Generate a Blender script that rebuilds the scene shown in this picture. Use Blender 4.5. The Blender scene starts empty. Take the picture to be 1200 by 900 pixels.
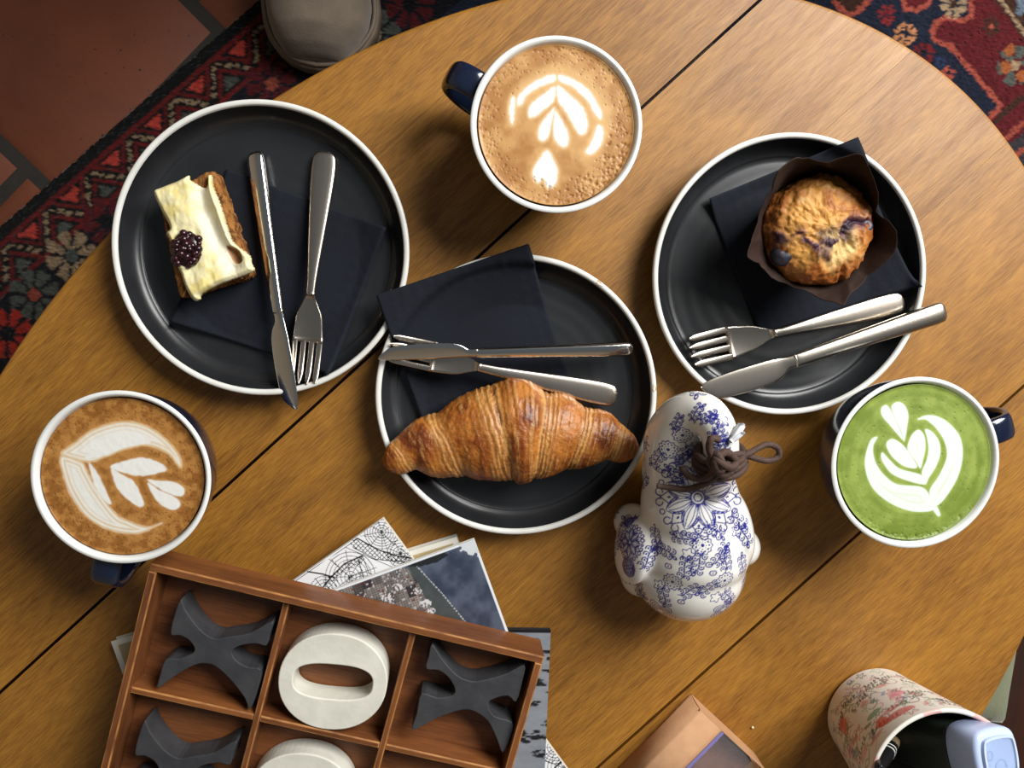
import bpy, bmesh, math, random
import numpy as np
from mathutils import Vector, Matrix

random.seed(7); RNG = np.random.default_rng(11)
scene = bpy.context.scene
COL = scene.collection
PI = math.pi

# ------------------------------------------------------------------ camera
T = 0.42            # table top above the floor (low café table)
CAM_H = 0.59        # phone above the table top
F = 900.0           # focal length in pixels of a 1200 x 900 frame
NADIR = (545.0, 370.0)
_z = -np.array([(NADIR[0]-600)/F, (450-NADIR[1])/F, -1.0]); _z /= np.linalg.norm(_z)
_x = np.array([1.0, 0, 0]) - _z[0]*_z; _x /= np.linalg.norm(_x)
_y = np.cross(_z, _x)
BAS = np.array([_x, _y, _z])
cam_d = bpy.data.cameras.new('camera'); cam = bpy.data.objects.new('camera', cam_d); COL.objects.link(cam)
cam_d.sensor_fit = 'HORIZONTAL'; cam_d.sensor_width = 36.0; cam_d.lens = 36.0*F/1200; cam_d.clip_start = 0.02
m4 = Matrix([list(r)+[0] for r in BAS]+[[0, 0, 0, 1]]); m4.translation = (0, 0, T+CAM_H)
cam.matrix_world = m4
scene.camera = cam

# ------------------------------------------------------------------ light
world = bpy.data.worlds.new('room'); scene.world = world; world.use_nodes = True
bg = world.node_tree.nodes['Background']; bg.inputs[0].default_value = (0.86, 0.93, 1.0, 1); bg.inputs[1].default_value = 0.105

def area(name, loc, target, sx, sy, power, col):
    d = bpy.data.lights.new(name, 'AREA'); d.shape = 'RECTANGLE'; d.size = sx; d.size_y = sy; d.energy = power; d.color = col
    o = bpy.data.objects.new(name, d); COL.objects.link(o); o.location = loc
    o.rotation_euler = (Vector(target)-Vector(loc)).to_track_quat('-Z', 'Y').to_euler()
    return o
area('window_daylight', (1.10, 0.84, T+1.22), (0.10, 0.02, T), 0.95, 0.95, 49, (1.0, 0.995, 0.97))
vs = scene.view_settings
vs.view_transform = 'Standard'; vs.look = 'None'; vs.gamma = 1.0; vs.use_curve_mapping = False; vs.exposure = 0.35

# ------------------------------------------------------------------ helpers
def W(px, py, h=0.0):
    """photo pixel -> world point at height h above the table top"""
    d = BAS @ np.array([(px-600)/F, (450-py)/F, -1.0])
    t = -(CAM_H-h)/d[2]
    return np.array([d[0]*t, d[1]*t, T+h])
def PX(V):
    """world points -> photo pixels (used only to look up where a motif sits)"""
    c = (np.asarray(V)-np.array([0, 0, T+CAM_H])) @ BAS
    return np.stack([600+F*c[:, 0]/-c[:, 2], 450-F*c[:, 1]/-c[:, 2]], 1), -c[:, 2]
def lin(c):
    c = np.asarray(c, float)/255.0
    return np.where(c <= 0.04045, c/12.92, ((c+0.055)/1.055)**2.4)
def s3(r, g, b): return tuple(lin((r, g, b)))

def setp(o, label=None, cat=None, group=None, kind=None):
    if label: o['label'] = label
    if cat: o['category'] = cat
    if group: o['group'] = group
    if kind: o['kind'] = kind
    return o
def thing(name, label, cat, loc=(0, 0, 0), rz=0.0, group=None):
    o = bpy.data.objects.new(name, None); COL.objects.link(o); o.empty_display_size = 0.02
    o.location = loc; o.rotation_euler = (0, 0, rz)
    return setp(o, label, cat, group)
def link(name, me, mat, parent=None):
    o = bpy.data.objects.new(name, me); COL.objects.link(o)
    if mat is not None:
        me.materials.clear(); me.materials.append(mat)
    if parent is not None: o.parent = parent
    return o
def mesh(name, V, Fs, col=None, smooth=True):
    me = bpy.data.meshes.new(name)
    V = np.asarray(V, float)
    me.from_pydata(V.tolist(), [], Fs.tolist() if isinstance(Fs, np.ndarray) else Fs)
    if smooth: me.polygons.foreach_set('use_smooth', [True]*len(me.polygons))
    if col is not None: paint(me, col)
    me.update()
    return me
def paint(me, col):
    a = me.color_attributes.new('Col', 'FLOAT_COLOR', 'POINT')
    c = np.ones((len(me.vertices), 4)); c[:, :3] = col
    a.data.foreach_set('color', c.ravel())
def grid_faces(nu, nv, cu=False, cv=False, off=0):
    iu = np.arange(nu if cu else nu-1); iv = np.arange(nv if cv else nv-1)
    a, b = np.meshgrid(iu, iv, indexing='ij'); a = a.ravel(); b = b.ravel()
    a2 = (a+1) % nu; b2 = (b+1) % nv
    return np.stack([a*nv+b, a2*nv+b, a2*nv+b2, a*nv+b2], 1)+off
def grid(name, P, cu=False, cv=False, col=None, smooth=True, caps=False, flip=False):
    nu, nv = P.shape[:2]
    Fq = grid_faces(nu, nv, cu, cv)
    if flip: Fq = Fq[:, ::-1]
    fs = Fq.tolist()
    if caps:
        a = list(range(nv)); b = list(range((nu-1)*nv, nu*nv))
        fs += ([a, b[::-1]] if flip else [a[::-1], b])
    return mesh(name, P.reshape(-1, 3), fs, None if col is None else col.reshape(-1, 3), smooth)
def lathe(name, prof, n=96, col=None):
    prof = np.array(prof, float); th = np.linspace(0, 2*PI, n, endpoint=False)
    P = np.stack([prof[:, 0, None]*np.cos(th), prof[:, 0, None]*np.sin(th), np.repeat(prof[:, 1, None], n, 1)], -1)
    return grid(name, P, cv=True, col=col, flip=False)
def crom(pts, n=8, closed=False):
    p = np.asarray(pts, float); out = []
    N = len(p)
    for i in range(N if closed else N-1):
        p1 = p[i]; p2 = p[(i+1) % N]
        p0 = p[(i-1) % N] if (closed or i > 0) else 2*p1-p2
        p3 = p[(i+2) % N] if (closed or i < N-2) else 2*p2-p1
        for t in np.linspace(0, 1, n, endpoint=False):
            out.append(0.5*((2*p1)+(-p0+p2)*t+(2*p0-5*p1+4*p2-p3)*t*t+(-p0+3*p1-3*p2+p3)*t**3))
    if not closed: out.append(p[-1])
    return np.array(out)
def tube(name, pts, rad, sides=10, smooth_n=6, closed=False, col=None, ends=True):
    p = crom(pts, smooth_n, closed) if smooth_n else np.asarray(pts, float)
    n = len(p)
    r = np.interp(np.linspace(0, 1, n), np.linspace(0, 1, len(np.atleast_1d(rad))), np.atleast_1d(rad)) if np.ndim(rad) else np.full(n, rad)
    tg = np.gradient(p, axis=0)
    if closed: tg = np.roll(p, -1, 0)-np.roll(p, 1, 0)
    tg /= np.linalg.norm(tg, axis=1)[:, None]+1e-12
    nrm = np.cross(tg[0], [0.13, 0.31, 0.94]); nrm /= np.linalg.norm(nrm)
    P = np.zeros((n, sides, 3)); a = np.linspace(0, 2*PI, sides, endpoint=False)
    for i in range(n):
        nrm = nrm-tg[i]*nrm.dot(tg[i]); nrm /= np.linalg.norm(nrm); b = np.cross(tg[i], nrm)
        P[i] = p[i]+r[i]*(np.cos(a)[:, None]*nrm+np.sin(a)[:, None]*b)
    return grid(name, P, cu=closed, cv=True, caps=(ends and not closed))
def poly_area(p): return 0.5*np.sum(p[:, 0]*np.roll(p[:, 1], -1)-np.roll(p[:, 0], -1)*p[:, 1])
def inset(p, d):
    """move the points of a CCW polygon inwards by d"""
    e = np.roll(p, -1, 0)-p; e /= np.linalg.norm(e, axis=1)[:, None]+1e-12
    n = np.stack([-e[:, 1], e[:, 0]], 1); n2 = np.roll(n, 1, 0)
    m = n+n2; k = np.maximum((m*m).sum(1)/2, 0.35)
    d = np.broadcast_to(d, (len(p),))
    return p+m/k[:, None]*d[:, None]
def prism(name, poly, z0, z1, bev=0.001, smooth=False, seg=2, bot=True):
    p = np.asarray(poly, float)
    if poly_area(p) < 0: p = p[::-1]
    loops = []
    if bot: loops.append(np.c_[inset(p, bev*.6), np.full(len(p), z0)]); loops.append(np.c_[p, np.full(len(p), z0+bev*.6)])
    else: loops.append(np.c_[p, np.full(len(p), z0)])
    for k in range(seg+1):
        a = PI/2*k/seg
        loops.append(np.c_[inset(p, bev*(1-math.cos(a))), np.full(len(p), z1-bev+bev*math.sin(a))])
    P = np.array(loops); nu, nv = P.shape[:2]
    fs = grid_faces(nu, nv, False, True)[:, ::-1].tolist()
    fs += [list(range(nv))[::-1], list(range((nu-1)*nv, nu*nv))]
    return mesh(name, P.reshape(-1, 3), fs, smooth=smooth)
def box(name, x0, x1, y0, y1, z0, z1, bev=0.0008):
    return prism(name, [(x0, y0), (x1, y0), (x1, y1), (x0, y1)], z0, z1, bev)
def join(name, meshes):
    V = []; Fs = []; n = 0
    for me in meshes:
        v = np.empty(len(me.vertices)*3); me.vertices.foreach_get('co', v); V.append(v.reshape(-1, 3))
        Fs += [[i+n for i in p.vertices] for p in me.polygons]; n += len(me.vertices)
        bpy.data.meshes.remove(me)
    return mesh(name, np.concatenate(V), Fs)

# value noise --------------------------------------------------------------
def _h(i, j, k, seed):
    i = i.astype(np.uint32); j = j.astype(np.uint32); k = k.astype(np.uint32)
    n = (i*np.uint32(374761393)+j*np.uint32(668265263)+k*np.uint32(2147483647)+np.uint32(seed*1274126177 & 0xffffffff))
    n = (n ^ (n >> np.uint32(13)))*np.uint32(1274126177)
    n = n ^ (n >> np.uint32(16))
    return (n & np.uint32(0xffff)).astype(float)/65535.0
def vn(p, scale, seed=0):
    q = np.asarray(p, float)*scale+1000.0
    i = np.floor(q).astype(np.int64); f = q-i; f = f*f*(3-2*f)
    r = 0
    for a in (0, 1):
        for b in (0, 1):
            for c in (0, 1):
                w = (f[..., 0] if a else 1-f[..., 0])*(f[..., 1] if b else 1-f[..., 1])*(f[..., 2] if c else 1-f[..., 2])
                r = r+w*_h(i[..., 0]+a, i[..., 1]+b, i[..., 2]+c, seed)
    return r
def fbm(p, scale, octv=4, seed=0):
    r = 0; a = 1; s = 0
    for o in range(octv):
        r = r+a*vn(p, scale*2**o, seed+o*17); s += a; a *= 0.5
    return r/s
def sst(a, b, x):
    t = np.clip((x-a)/(b-a), 0, 1); return t*t*(3-2*t)
def mix(a, b, t):
    t = np.asarray(t)[..., None]; return a*(1-t)+b*t
def poly_sd(poly, X, Y):
    p = np.asarray(poly, float); q = np.roll(p, -1, 0)
    d = np.full(X.shape, 1e18); ins = np.zeros(X.shape, bool)
    for (ax, ay), (bx, by) in zip(p, q):
        ex, ey = bx-ax, by-ay
        t = np.clip(((X-ax)*ex+(Y-ay)*ey)/(ex*ex+ey*ey+1e-18), 0, 1)
        d = np.minimum(d, (X-ax-t*ex)**2+(Y-ay-t*ey)**2)
        if ay != by:
            c = ((ay > Y) != (by > Y)) & (X < ex*(Y-ay)/ey+ax); ins ^= c
    d = np.sqrt(d); return np.where(ins, -d, d)
def line_d(pts, X, Y):
    p = np.asarray(pts, float); d = np.full(X.shape, 1e18)
    for (ax, ay), (bx, by) in zip(p[:-1], p[1:]):
        ex, ey = bx-ax, by-ay
        t = np.clip(((X-ax)*ex+(Y-ay)*ey)/(ex*ex+ey*ey+1e-18), 0, 1)
        d = np.minimum(d, (X-ax-t*ex)**2+(Y-ay-t*ey)**2)
    return np.sqrt(d)

# ------------------------------------------------------------------ materials
def mat(name, col=(0.5, 0.5, 0.5), rough=0.5, metal=0.0, spec=0.5, coat=0.0, coat_r=0.1, vc=False, noise=None, bump=None, sheen=0.0, sss=0.0, alpha=None, trans=0.0, ior=None):
    m = bpy.data.materials.new(name); m.use_nodes = True
    nt = m.node_tree; b = nt.nodes['Principled BSDF']; L = nt.links
    b.inputs['Base Color'].default_value = (*col, 1)
    b.inputs['Roughness'].default_value = rough; b.inputs['Metallic'].default_value = metal
    b.inputs['Specular IOR Level'].default_value = spec
    b.inputs['Coat Weight'].default_value = coat; b.inputs['Coat Roughness'].default_value = coat_r
    b.inputs['Sheen Weight'].default_value = sheen
    b.inputs['Transmission Weight'].default_value = trans
    if ior: b.inputs['IOR'].default_value = ior
    if sss:
        b.inputs['Subsurface Weight'].default_value = sss; b.inputs['Subsurface Radius'].default_value = (0.004, 0.002, 0.001)
    tc = nt.nodes.new('ShaderNodeTexCoord')
    src = None
    if vc:
        at = nt.nodes.new('ShaderNodeAttribute'); at.attribute_name = 'Col'; src = at.outputs['Color']
    if noise:   # (scale, strength, colour2)
        n = nt.nodes.new('ShaderNodeTexNoise'); n.inputs['Scale'].default_value = noise[0]; n.inputs['Detail'].default_value = 6
        L.new(tc.outputs['Object'], n.inputs['Vector'])
        mx = nt.nodes.new('ShaderNodeMix'); mx.data_type = 'RGBA'
        mr = nt.nodes.new('ShaderNodeMapRange'); mr.inputs[1].default_value = 0.35; mr.inputs[2].default_value = 0.7; mr.inputs[4].default_value = noise[1]
        L.new(n.outputs['Fac'], mr.inputs[0]); L.new(mr.outputs[0], mx.inputs[0])
        if src: L.new(src, mx.inputs[6])
        else: mx.inputs[6].default_value = (*col, 1)
        mx.inputs[7].default_value = (*noise[2], 1); src = mx.outputs[2]
    if src: L.new(src, b.inputs['Base Color'])
    if bump:    # (scale, strength, distance)
        n = nt.nodes.new('ShaderNodeTexNoise'); n.inputs['Scale'].default_value = bump[0]; n.inputs['Detail'].default_value = 5
        L.new(tc.outputs['Object'], n.inputs['Vector'])
        bp = nt.nodes.new('ShaderNodeBump'); bp.inputs['Strength'].default_value = bump[1]; bp.inputs['Distance'].default_value = bump[2]
        L.new(n.outputs['Fac'], bp.inputs['Height']); L.new(bp.outputs[0], b.inputs['Normal'])
    return m

def wood(name, dark, light, rough=0.35, stretch=(3.0, 55.0, 55.0), fleck=0.5, coat=0.3, axis=0, blotch=3.5, vary=0.12, coat_r=.18, wg=.5):
    """stained timber: fibres along local x (axis 0) or y (axis 1)"""
    m = bpy.data.materials.new(name); m.use_nodes = True
    nt = m.node_tree; b = nt.nodes['Principled BSDF']; L = nt.links; N = nt.nodes.new
    tc = N('ShaderNodeTexCoord'); oi = N('ShaderNodeObjectInfo')
    def mapped(sc):
        mp = N('ShaderNodeMapping'); sc = list(sc)
        if axis == 1: sc = [sc[1], sc[0], sc[2]]
        mp.inputs['Scale'].default_value = sc
        ad = N('ShaderNodeVectorMath'); ad.operation = 'ADD'
        sm = N('ShaderNodeVectorMath'); sm.operation = 'SCALE'; sm.inputs[0].default_value = (3.1, 1.7, 2.3); L.new(oi.outputs['Random'], sm.inputs['Scale'])
        L.new(tc.outputs['Object'], ad.inputs[0]); L.new(sm.outputs[0], ad.inputs[1]); L.new(ad.outputs[0], mp.inputs['Vector']); return mp.outputs[0]
    def noise(sc, det, dist=0.0, rgh=.55):
        n = N('ShaderNodeTexNoise'); n.inputs['Scale'].default_value = 1.0; n.inputs['Detail'].default_value = det
        n.inputs['Distortion'].default_value = dist; n.inputs['Roughness'].default_value = rgh; L.new(mapped(sc), n.inputs['Vector']); return n.outputs['Fac']
    g1 = noise(stretch, 6, 0.6); g2 = noise((stretch[0]*9, stretch[1]*9, stretch[2]*9), 4); bl = noise((blotch, blotch*2.2, blotch*2), 5, 1.2)
    def mr(x, a, c, lo, hi):
        r = N('ShaderNodeMapRange'); r.inputs[1].default_value = a; r.inputs[2].default_value = c; r.inputs[3].default_value = lo; r.inputs[4].default_value = hi; L.new(x, r.inputs[0]); return r.outputs[0]
    def op(o, x, y):
        q = N('ShaderNodeMath'); q.operation = o
        for i, v in enumerate((x, y)):
            if isinstance(v, (int, float)): q.inputs[i].default_value = v
            else: L.new(v, q.inputs[i])
        return q.outputs[0]
    fac = op('ADD', op('MULTIPLY', mr(g1, .3, .7, 0, 1), wg), op('ADD', op('MULTIPLY', mr(bl, .3, .7, 0, 1), .92-wg), op('MULTIPLY', mr(g2, .35, .65, -.5, .5), fleck*.45)))
    fac = op('ADD', fac, op('MULTIPLY', op('SUBTRACT', oi.outputs['Random'], .5), vary*2))
    mx = N('ShaderNodeMix'); mx.data_type = 'RGBA'; mx.inputs[6].default_value = (*dark, 1); mx.inputs[7].default_value = (*light, 1)
    L.new(fac, mx.inputs[0]); L.new(mx.outputs[2], b.inputs['Base Color'])
    L.new(mr(g1, .3, .7, rough+.06, rough-.05), b.inputs['Roughness'])
    b.inputs['Specular IOR Level'].default_value = .4; b.inputs['Coat Weight'].default_value = coat; b.inputs['Coat Roughness'].default_value = coat_r
    bp = N('ShaderNodeBump'); bp.inputs['Strength'].default_value = .12; bp.inputs['Distance'].default_value = .0006
    L.new(g2, bp.inputs['Height']); L.new(bp.outputs[0], b.inputs['Normal'])
    return m

M_TABLE = wood('stained_table_wood', s3(117, 74, 23), s3(169, 117, 43), rough=.5, coat=.10, coat_r=.36, stretch=(9, 130, 130), wg=.36, vary=.05, blotch=5, fleck=1.35)
M_TRAY = wood('tray_wood', s3(84, 45, 22), s3(148, 90, 47), rough=.5, coat=.15, stretch=(6, 70, 70), fleck=.6)
M_TRAY_Y = wood('tray_wood_cross', s3(84, 45, 22), s3(148, 90, 47), rough=.5, coat=.15, stretch=(6, 70, 70), fleck=.6, axis=1)
M_EDGE = mat('worn_wood_edge', s3(178, 122, 66), .6, noise=(70, .9, s3(104, 58, 28)))
M_DARKWOOD = wood('dark_leg_wood', s3(30, 14, 8), s3(62, 30, 16), rough=.5, coat=.1)
# ------------------------------------------------------------------ floor of terracotta tiles
HF = -T
M_GROUT = mat('dark_mortar', s3(34, 31, 28), .9, bump=(120, .5, .002), noise=(30, .6, s3(48, 43, 37)))
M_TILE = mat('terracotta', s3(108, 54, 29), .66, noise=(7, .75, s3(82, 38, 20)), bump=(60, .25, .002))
fl = link('floor', box('floor', -2.2, 2.2, -2.2, 2.2, -0.06, -0.006, .0005), M_GROUT); setp(fl, kind='structure', label='terracotta tiled floor with dark mortar joints')
e_s = W(250, 37, HF)[:2]-W(213, 0, HF)[:2]; e_s /= np.linalg.norm(e_s)          # joint direction running down-right in the picture
e_p = np.array([-e_s[1], e_s[0]])
if e_p[0] < 0: e_p = -e_p
g0 = W(22, 190, HF)[:2]@e_p; g1 = W(234, 14, HF)[:2]@e_p
pitch = g1-g0; half = pitch-0.017
rows0 = W(6, 208, HF)[:2]@e_s
def tile_mesh():
    n = 5; h = half/2
    xs = np.concatenate([[-h], np.linspace(-h+.012, h-.012, n), [h]])
    V = [(x, y, 0) for x in xs for y in xs]
    V = np.array(V); d = h-np.maximum(abs(V[:, 0]), abs(V[:, 1]))
    V[:, 2] = -.0055*np.exp(-d/.004)+(fbm(V, 14, 3, 5)-.5)*.0014
    P = V.reshape(n+2, n+2, 3)
    return grid('tile', P, flip=False)
tile_me = tile_mesh()
k = 0
for i in range(-12, 14):
    for j in range(-12, 13):
        off = pitch*(.5 if i % 2 else 0)
        a = g0+pitch*(i+.5)
        b = rows0+pitch*(j+.5)+.0085+off-(pitch*.82 if i % 2 == 0 else pitch*.5)
        c = a*e_p+b*e_s
        if abs(c[0]) > 2.0 or abs(c[1]) > 2.0: continue
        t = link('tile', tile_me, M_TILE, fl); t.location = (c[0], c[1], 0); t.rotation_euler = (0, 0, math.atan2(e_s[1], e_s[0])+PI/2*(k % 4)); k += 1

nt = M_TILE.node_tree; vo = nt.nodes.new('ShaderNodeTexNoise'); vo.inputs['Scale'].default_value = 150; vo.inputs['Detail'].default_value = 2
mr_ = nt.nodes.new('ShaderNodeMapRange'); mr_.inputs[1].default_value = .70; mr_.inputs[2].default_value = .74
mm_ = nt.nodes.new('ShaderNodeMix'); mm_.data_type = 'RGBA'; mm_.inputs[7].default_value = (*s3(34, 24, 20), 1)
tcn_ = nt.nodes.new('ShaderNodeTexCoord'); nt.links.new(tcn_.outputs['Object'], vo.inputs['Vector']); nt.links.new(vo.outputs['Fac'], mr_.inputs[0]); nt.links.new(mr_.outputs[0], mm_.inputs[0])
lk = nt.nodes['Principled BSDF'].inputs['Base Color'].links[0]; nt.links.new(lk.from_socket, mm_.inputs[6]); nt.links.new(mm_.outputs[2], nt.nodes['Principled BSDF'].inputs['Base Color'])
# plain plaster walls of the room (all outside the picture)
M_WALL = mat('warm_plaster', s3(190, 176, 156), .9, noise=(6, .4, s3(178, 164, 144)))
for nm, q in (('wall_back', (-2.2, 2.2, 2.2, 2.3)), ('wall_front', (-2.2, 2.2, -2.3, -2.2)), ('wall_left', (-2.3, -2.2, -2.2, 2.2)), ('wall_right', (2.2, 2.3, -2.2, 2.2))):
    setp(link(nm, box(nm, *q, -.06, 2.7), M_WALL), kind='structure', label='plain warm plaster wall of the room')
# unseen chair added beyond the top edge to shade the upper-left floor
arm = thing('added_shade_chair', 'unseen dark brown upholstered chair added beyond the top edge to shade the floor', 'added_shade_chair', (.22, .50, .0), 0)
M_UPH = mat('dark_upholstery', s3(52, 38, 32), .85, bump=(300, .4, .001), sheen=.2)
def cushion(n, x0, x1, y0, y1, z0, z1, b): link(n, prism(n, crom(inset(np.array([(x0, y0), (x1, y0), (x1, y1), (x0, y1)], float), 0), 1, True), z0, z1, b, smooth=False, seg=4), M_UPH, arm)
cushion('base', -.36, .36, .02, .68, .09, .30, .02); cushion('seat_cushion', -.25, .25, .0, .54, .301, .42, .04)
cushion('arm_rest', -.37, -.251, .0, .68, .301, .66, .05); cushion('arm_rest', .251, .37, .0, .68, .301, .58, .05); cushion('backrest', -.25, .25, .541, .70, .301, .92, .06)
for x in (-.31, .31):
    for y in (.07, .63): link('leg', lathe('leg', [(.0001, 0), (.014, 0), (.022, .0899), (.0001, .0899)], 14), M_DARKWOOD, arm).location = (x, y, .0095)
# ------------------------------------------------------------------ rug
RT = 0.008
r0 = W(0, 262, HF+RT)[:2]; r1 = W(250, 43, HF+RT)[:2]
rs = r1-r0; rs /= np.linalg.norm(rs); rt = np.array([rs[1], -rs[0]])          # s along the rug's edge, t into the rug
def RST(px, py):
    p = W(px, py, HF+RT)[:2]-r0; return np.array([p@rs, p@rt])
step = 0.0030
sA, sB = -.30, 1.42; tA, tB = 0.0, 1.12
S, TT = np.meshgrid(np.arange(sA, sB, step), np.arange(tA, tB, step), indexing='ij')
jit = RNG.normal(0, .0006, S.shape)
Sx = S+jit; Tx = TT+RNG.normal(0, .0006, S.shape)
NAVY = lin((25, 30, 46)); BLACK = lin((15, 13, 15)); RED = lin((104, 24, 24)); DRED = lin((86, 22, 28)); CORAL = lin((150, 70, 56)); BEIGE = lin((150, 126, 98)); GREY = lin((78, 82, 76)); BROWN = lin((58, 34, 26))
C = np.zeros(S.shape+(3,)); C[:] = NAVY
def put(mask, col): C[mask] = col
put(TT < .0165, BLACK)
put((TT > .0165) & (TT < .0225), RED)
band = (TT >= .0225) & (TT < .062); put(band, BLACK)
per = .0690; off = RST(230, 100)[0]
ph = ((Sx-off)/per) % 1.0; v = (Tx-.0225)/.0395
tri = np.abs(ph-.5)*2            # 1 at the coral triangle, 0 between
zz = tri-v
dots = (np.sin(Tx*2*PI/.0085) > -.5)
put(band & (np.abs(np.abs(zz)-.30) < .085), RED)
put(band & (np.abs(zz) < .10) & dots & (v > .10) & (v < .90), BEIGE)
put(band & (zz > .52) & (v > .06), lin((186, 62, 52)))
put(band & (zz < -.54) & (v < .93), GREY)
put((TT >= .062) & (TT < .068), RED)
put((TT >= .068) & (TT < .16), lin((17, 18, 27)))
def flower(s, t, R, col, core=None, n=8, rot=0):
    d = np.hypot(Sx-s, Tx-t); a = np.arctan2(Tx-t, Sx-s)+rot
    pet = np.abs(((a/(2*PI)*n) % 1)-.5)
    put((d < R) & (d > R*.34) & (pet < .36) & (np.abs(d-R*.66) > R*.03*0), col)
    if core is not None: put(d < R*.26, core)
    else: put(d < R*.24, BLACK)
for kk, (px, py, R, col, core) in enumerate([(125, 259, .03, DRED, None), (84, 300, .031, BEIGE, GREY), (40, 346, .031, GREY, CORAL), (9, 391, .031, lin((170, 44, 30)), None), (318, 98, .031, DRED, CORAL), (440, 40, .031, GREY, BEIGE), (385, 60, .03, BEIGE, None), (480, 5, .03, DRED, None)]):
    q = RST(px, py); flower(q[0], q[1], R, col, core)
for _ in range(150):      # scattered small flowers of the field
    a_, b_, R_ = random.uniform(sA+.1, sB-.1), random.uniform(.2, tB-.1), random.uniform(.012, .024)
    if a_ < RST(900, 40)[0]-.10: flower(a_, b_, R_, random.choice([RED, BEIGE, GREY, CORAL, DRED]), random.choice([None, BEIGE, CORAL]))
# upper right corner of the picture: motifs of the field, measured on the floor
def fp(pts): return np.array([RST(940+x/4.5, y/4.5) for x, y in pts])
far = Sx > RST(900, 40)[0]-.12
redf = fp([(890, -200), (890, 90), (850, 108), (770, 88), (705, 118), (686, 165), (695, 205), (730, 228), (775, 238), (900, 380), (1050, 560), (985, 620), (1100, 760), (1500, 420), (1300, -200)])
sdr = poly_sd(redf, Sx, Tx)
put(sdr < 0, DRED)
edge = fp([(890, -200), (890, 90), (850, 108), (770, 88), (705, 118), (686, 165), (695, 205), (730, 228), (775, 238), (900, 380), (1050, 560), (985, 620)])
put(line_d(edge, Sx, Tx) < .0034, CORAL)
for pts, fill in (([(140, -40), (190, 35), (240, 80), (275, 75), (370, -10), (330, -90), (200, -90)], BROWN), ([(530, -20), (545, 45), (600, 55), (660, 25), (690, -20), (650, -90), (560, -90)], DRED)):
    p = fp(pts); put(poly_sd(p, Sx, Tx) < 0, fill); put(line_d(np.r_[p, p[:1]], Sx, Tx) < .0034, CORAL)
for x, y, R, col, core in [(445, 75, .0125, lin((120, 36, 38)), DRED), (800, 20, .018, BEIGE, BROWN), (545, 182, .0145, lin((178, 120, 80)), NAVY), (640, 280, .014, RED, None), (770, 385, .009, CORAL, None), (1000, 140, .013, BROWN, CORAL), (1125, 345, .026, GREY, BEIGE), (730, 330, .008, lin((38, 46, 76)), None)]:
    q = RST(940+x/4.5, y/4.5); flower(q[0], q[1], R, col, core, n=6 if R > .02 else 8)
for x, y in [(1095, 265), (1075, 355), (1160, 400)]:
    q = RST(940+x/4.5, y/4.5); put(np.hypot(Sx-q[0], Tx-q[1]) < .0075, lin((150, 82, 44)))
bl = fp([(985, -40), (1060, 60), (1165, 205), (1300, 380), (1600, 250), (1300, -200), (1050, -200)])
sb = poly_sd(bl, Sx, Tx)
put(sb < 0, BROWN); put((sb < -.004) & (sb > -.009), BEIGE); 
put((sb < -.013) & (vn(np.stack([Sx, Tx, 0*Sx], -1), 90, 4) > .5), lin((96, 108, 122)))
put((sb < -.013) & (vn(np.stack([Sx, Tx, 0*Sx], -1), 70, 9) > .66), BEIGE)
lo = fp([(1040, 700), (1100, 760), (1500, 420), (1700, 600), (1250, 1000), (1100, 900)]); put(poly_sd(lo, Sx, Tx) < 0, lin((52, 48, 52)))
put(line_d(fp([(1060, 740), (1190, 630), (1500, 400)]), Sx, Tx) < .0034, CORAL)
put(line_d(fp([(1120, 830), (1200, 760), (1500, 520)]), Sx, Tx) < .0036, CORAL)
put(line_d(fp([(1020, 640), (1090, 570), (1500, 260)]), Sx, Tx) < .004, BROWN)
C *= (0.56+.42*RNG.random(S.shape))[..., None]; C[TT < .16] *= .62      # shade over the border is painted into its colour
Z = np.full(S.shape, RT)+RNG.normal(0, .0005, S.shape); Z[0] = Z[-1] = .001; Z[:, 0] = Z[:, -1] = .001
XY = r0+Sx[..., None]*rs+Tx[..., None]*rt
M_RUG = mat('wool_pile', vc=True, rough=.95, spec=.1, sheen=.15)
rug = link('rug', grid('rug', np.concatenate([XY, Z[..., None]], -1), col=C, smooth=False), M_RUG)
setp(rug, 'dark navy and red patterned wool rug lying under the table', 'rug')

# ------------------------------------------------------------------ drop-leaf table
TH = math.radians(42.1); tu = np.array([math.cos(TH), math.sin(TH)]); tv = np.array([-tu[1], tu[0]])
ED = np.array([W(*p)[:2] for p in [(0, 435), (27, 392), (80, 325), (133, 267), (330, 109), (422, 58), (479, 32), (953, 0), (998, 19), (1071, 55.5), (1118, 93), (1155.5, 133), (1199, 191), (1196, 760), (1154, 837)]])
a_ = ED@tu; b_ = ED@tv
sol = np.linalg.lstsq(np.c_[b_*b_, a_, b_, np.ones(len(a_))], -a_*a_, rcond=None)[0]
CA = -sol[1]/2; CB = -sol[2]/(2*sol[0]); SA = math.sqrt(CA*CA+sol[0]*CB*CB-sol[3]); SB = SA/math.sqrt(sol[0])
tc = CA*tu+CB*tv
table = thing('drop_leaf_table', 'oval honey-stained wooden table with dark gaps between its leaves', 'table', (tc[0], tc[1], 0), TH)
def vv(px, py): return W(px, py)[:2]@tv-CB
gA = (vv(754, 130)+vv(119.7, 697)+vv(600, 268.6)+vv(278.6, 554))/4; gB = (vv(1200, 449)+vv(1008, 622.7)+vv(740, 868))/3
sm1 = (vv(481, 590)+vv(459, 616))/2; sm2 = (vv(679, 619)+vv(584.6, 703.7))/2
M_GAP = M_DARKWOOD
TK = .021
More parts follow.
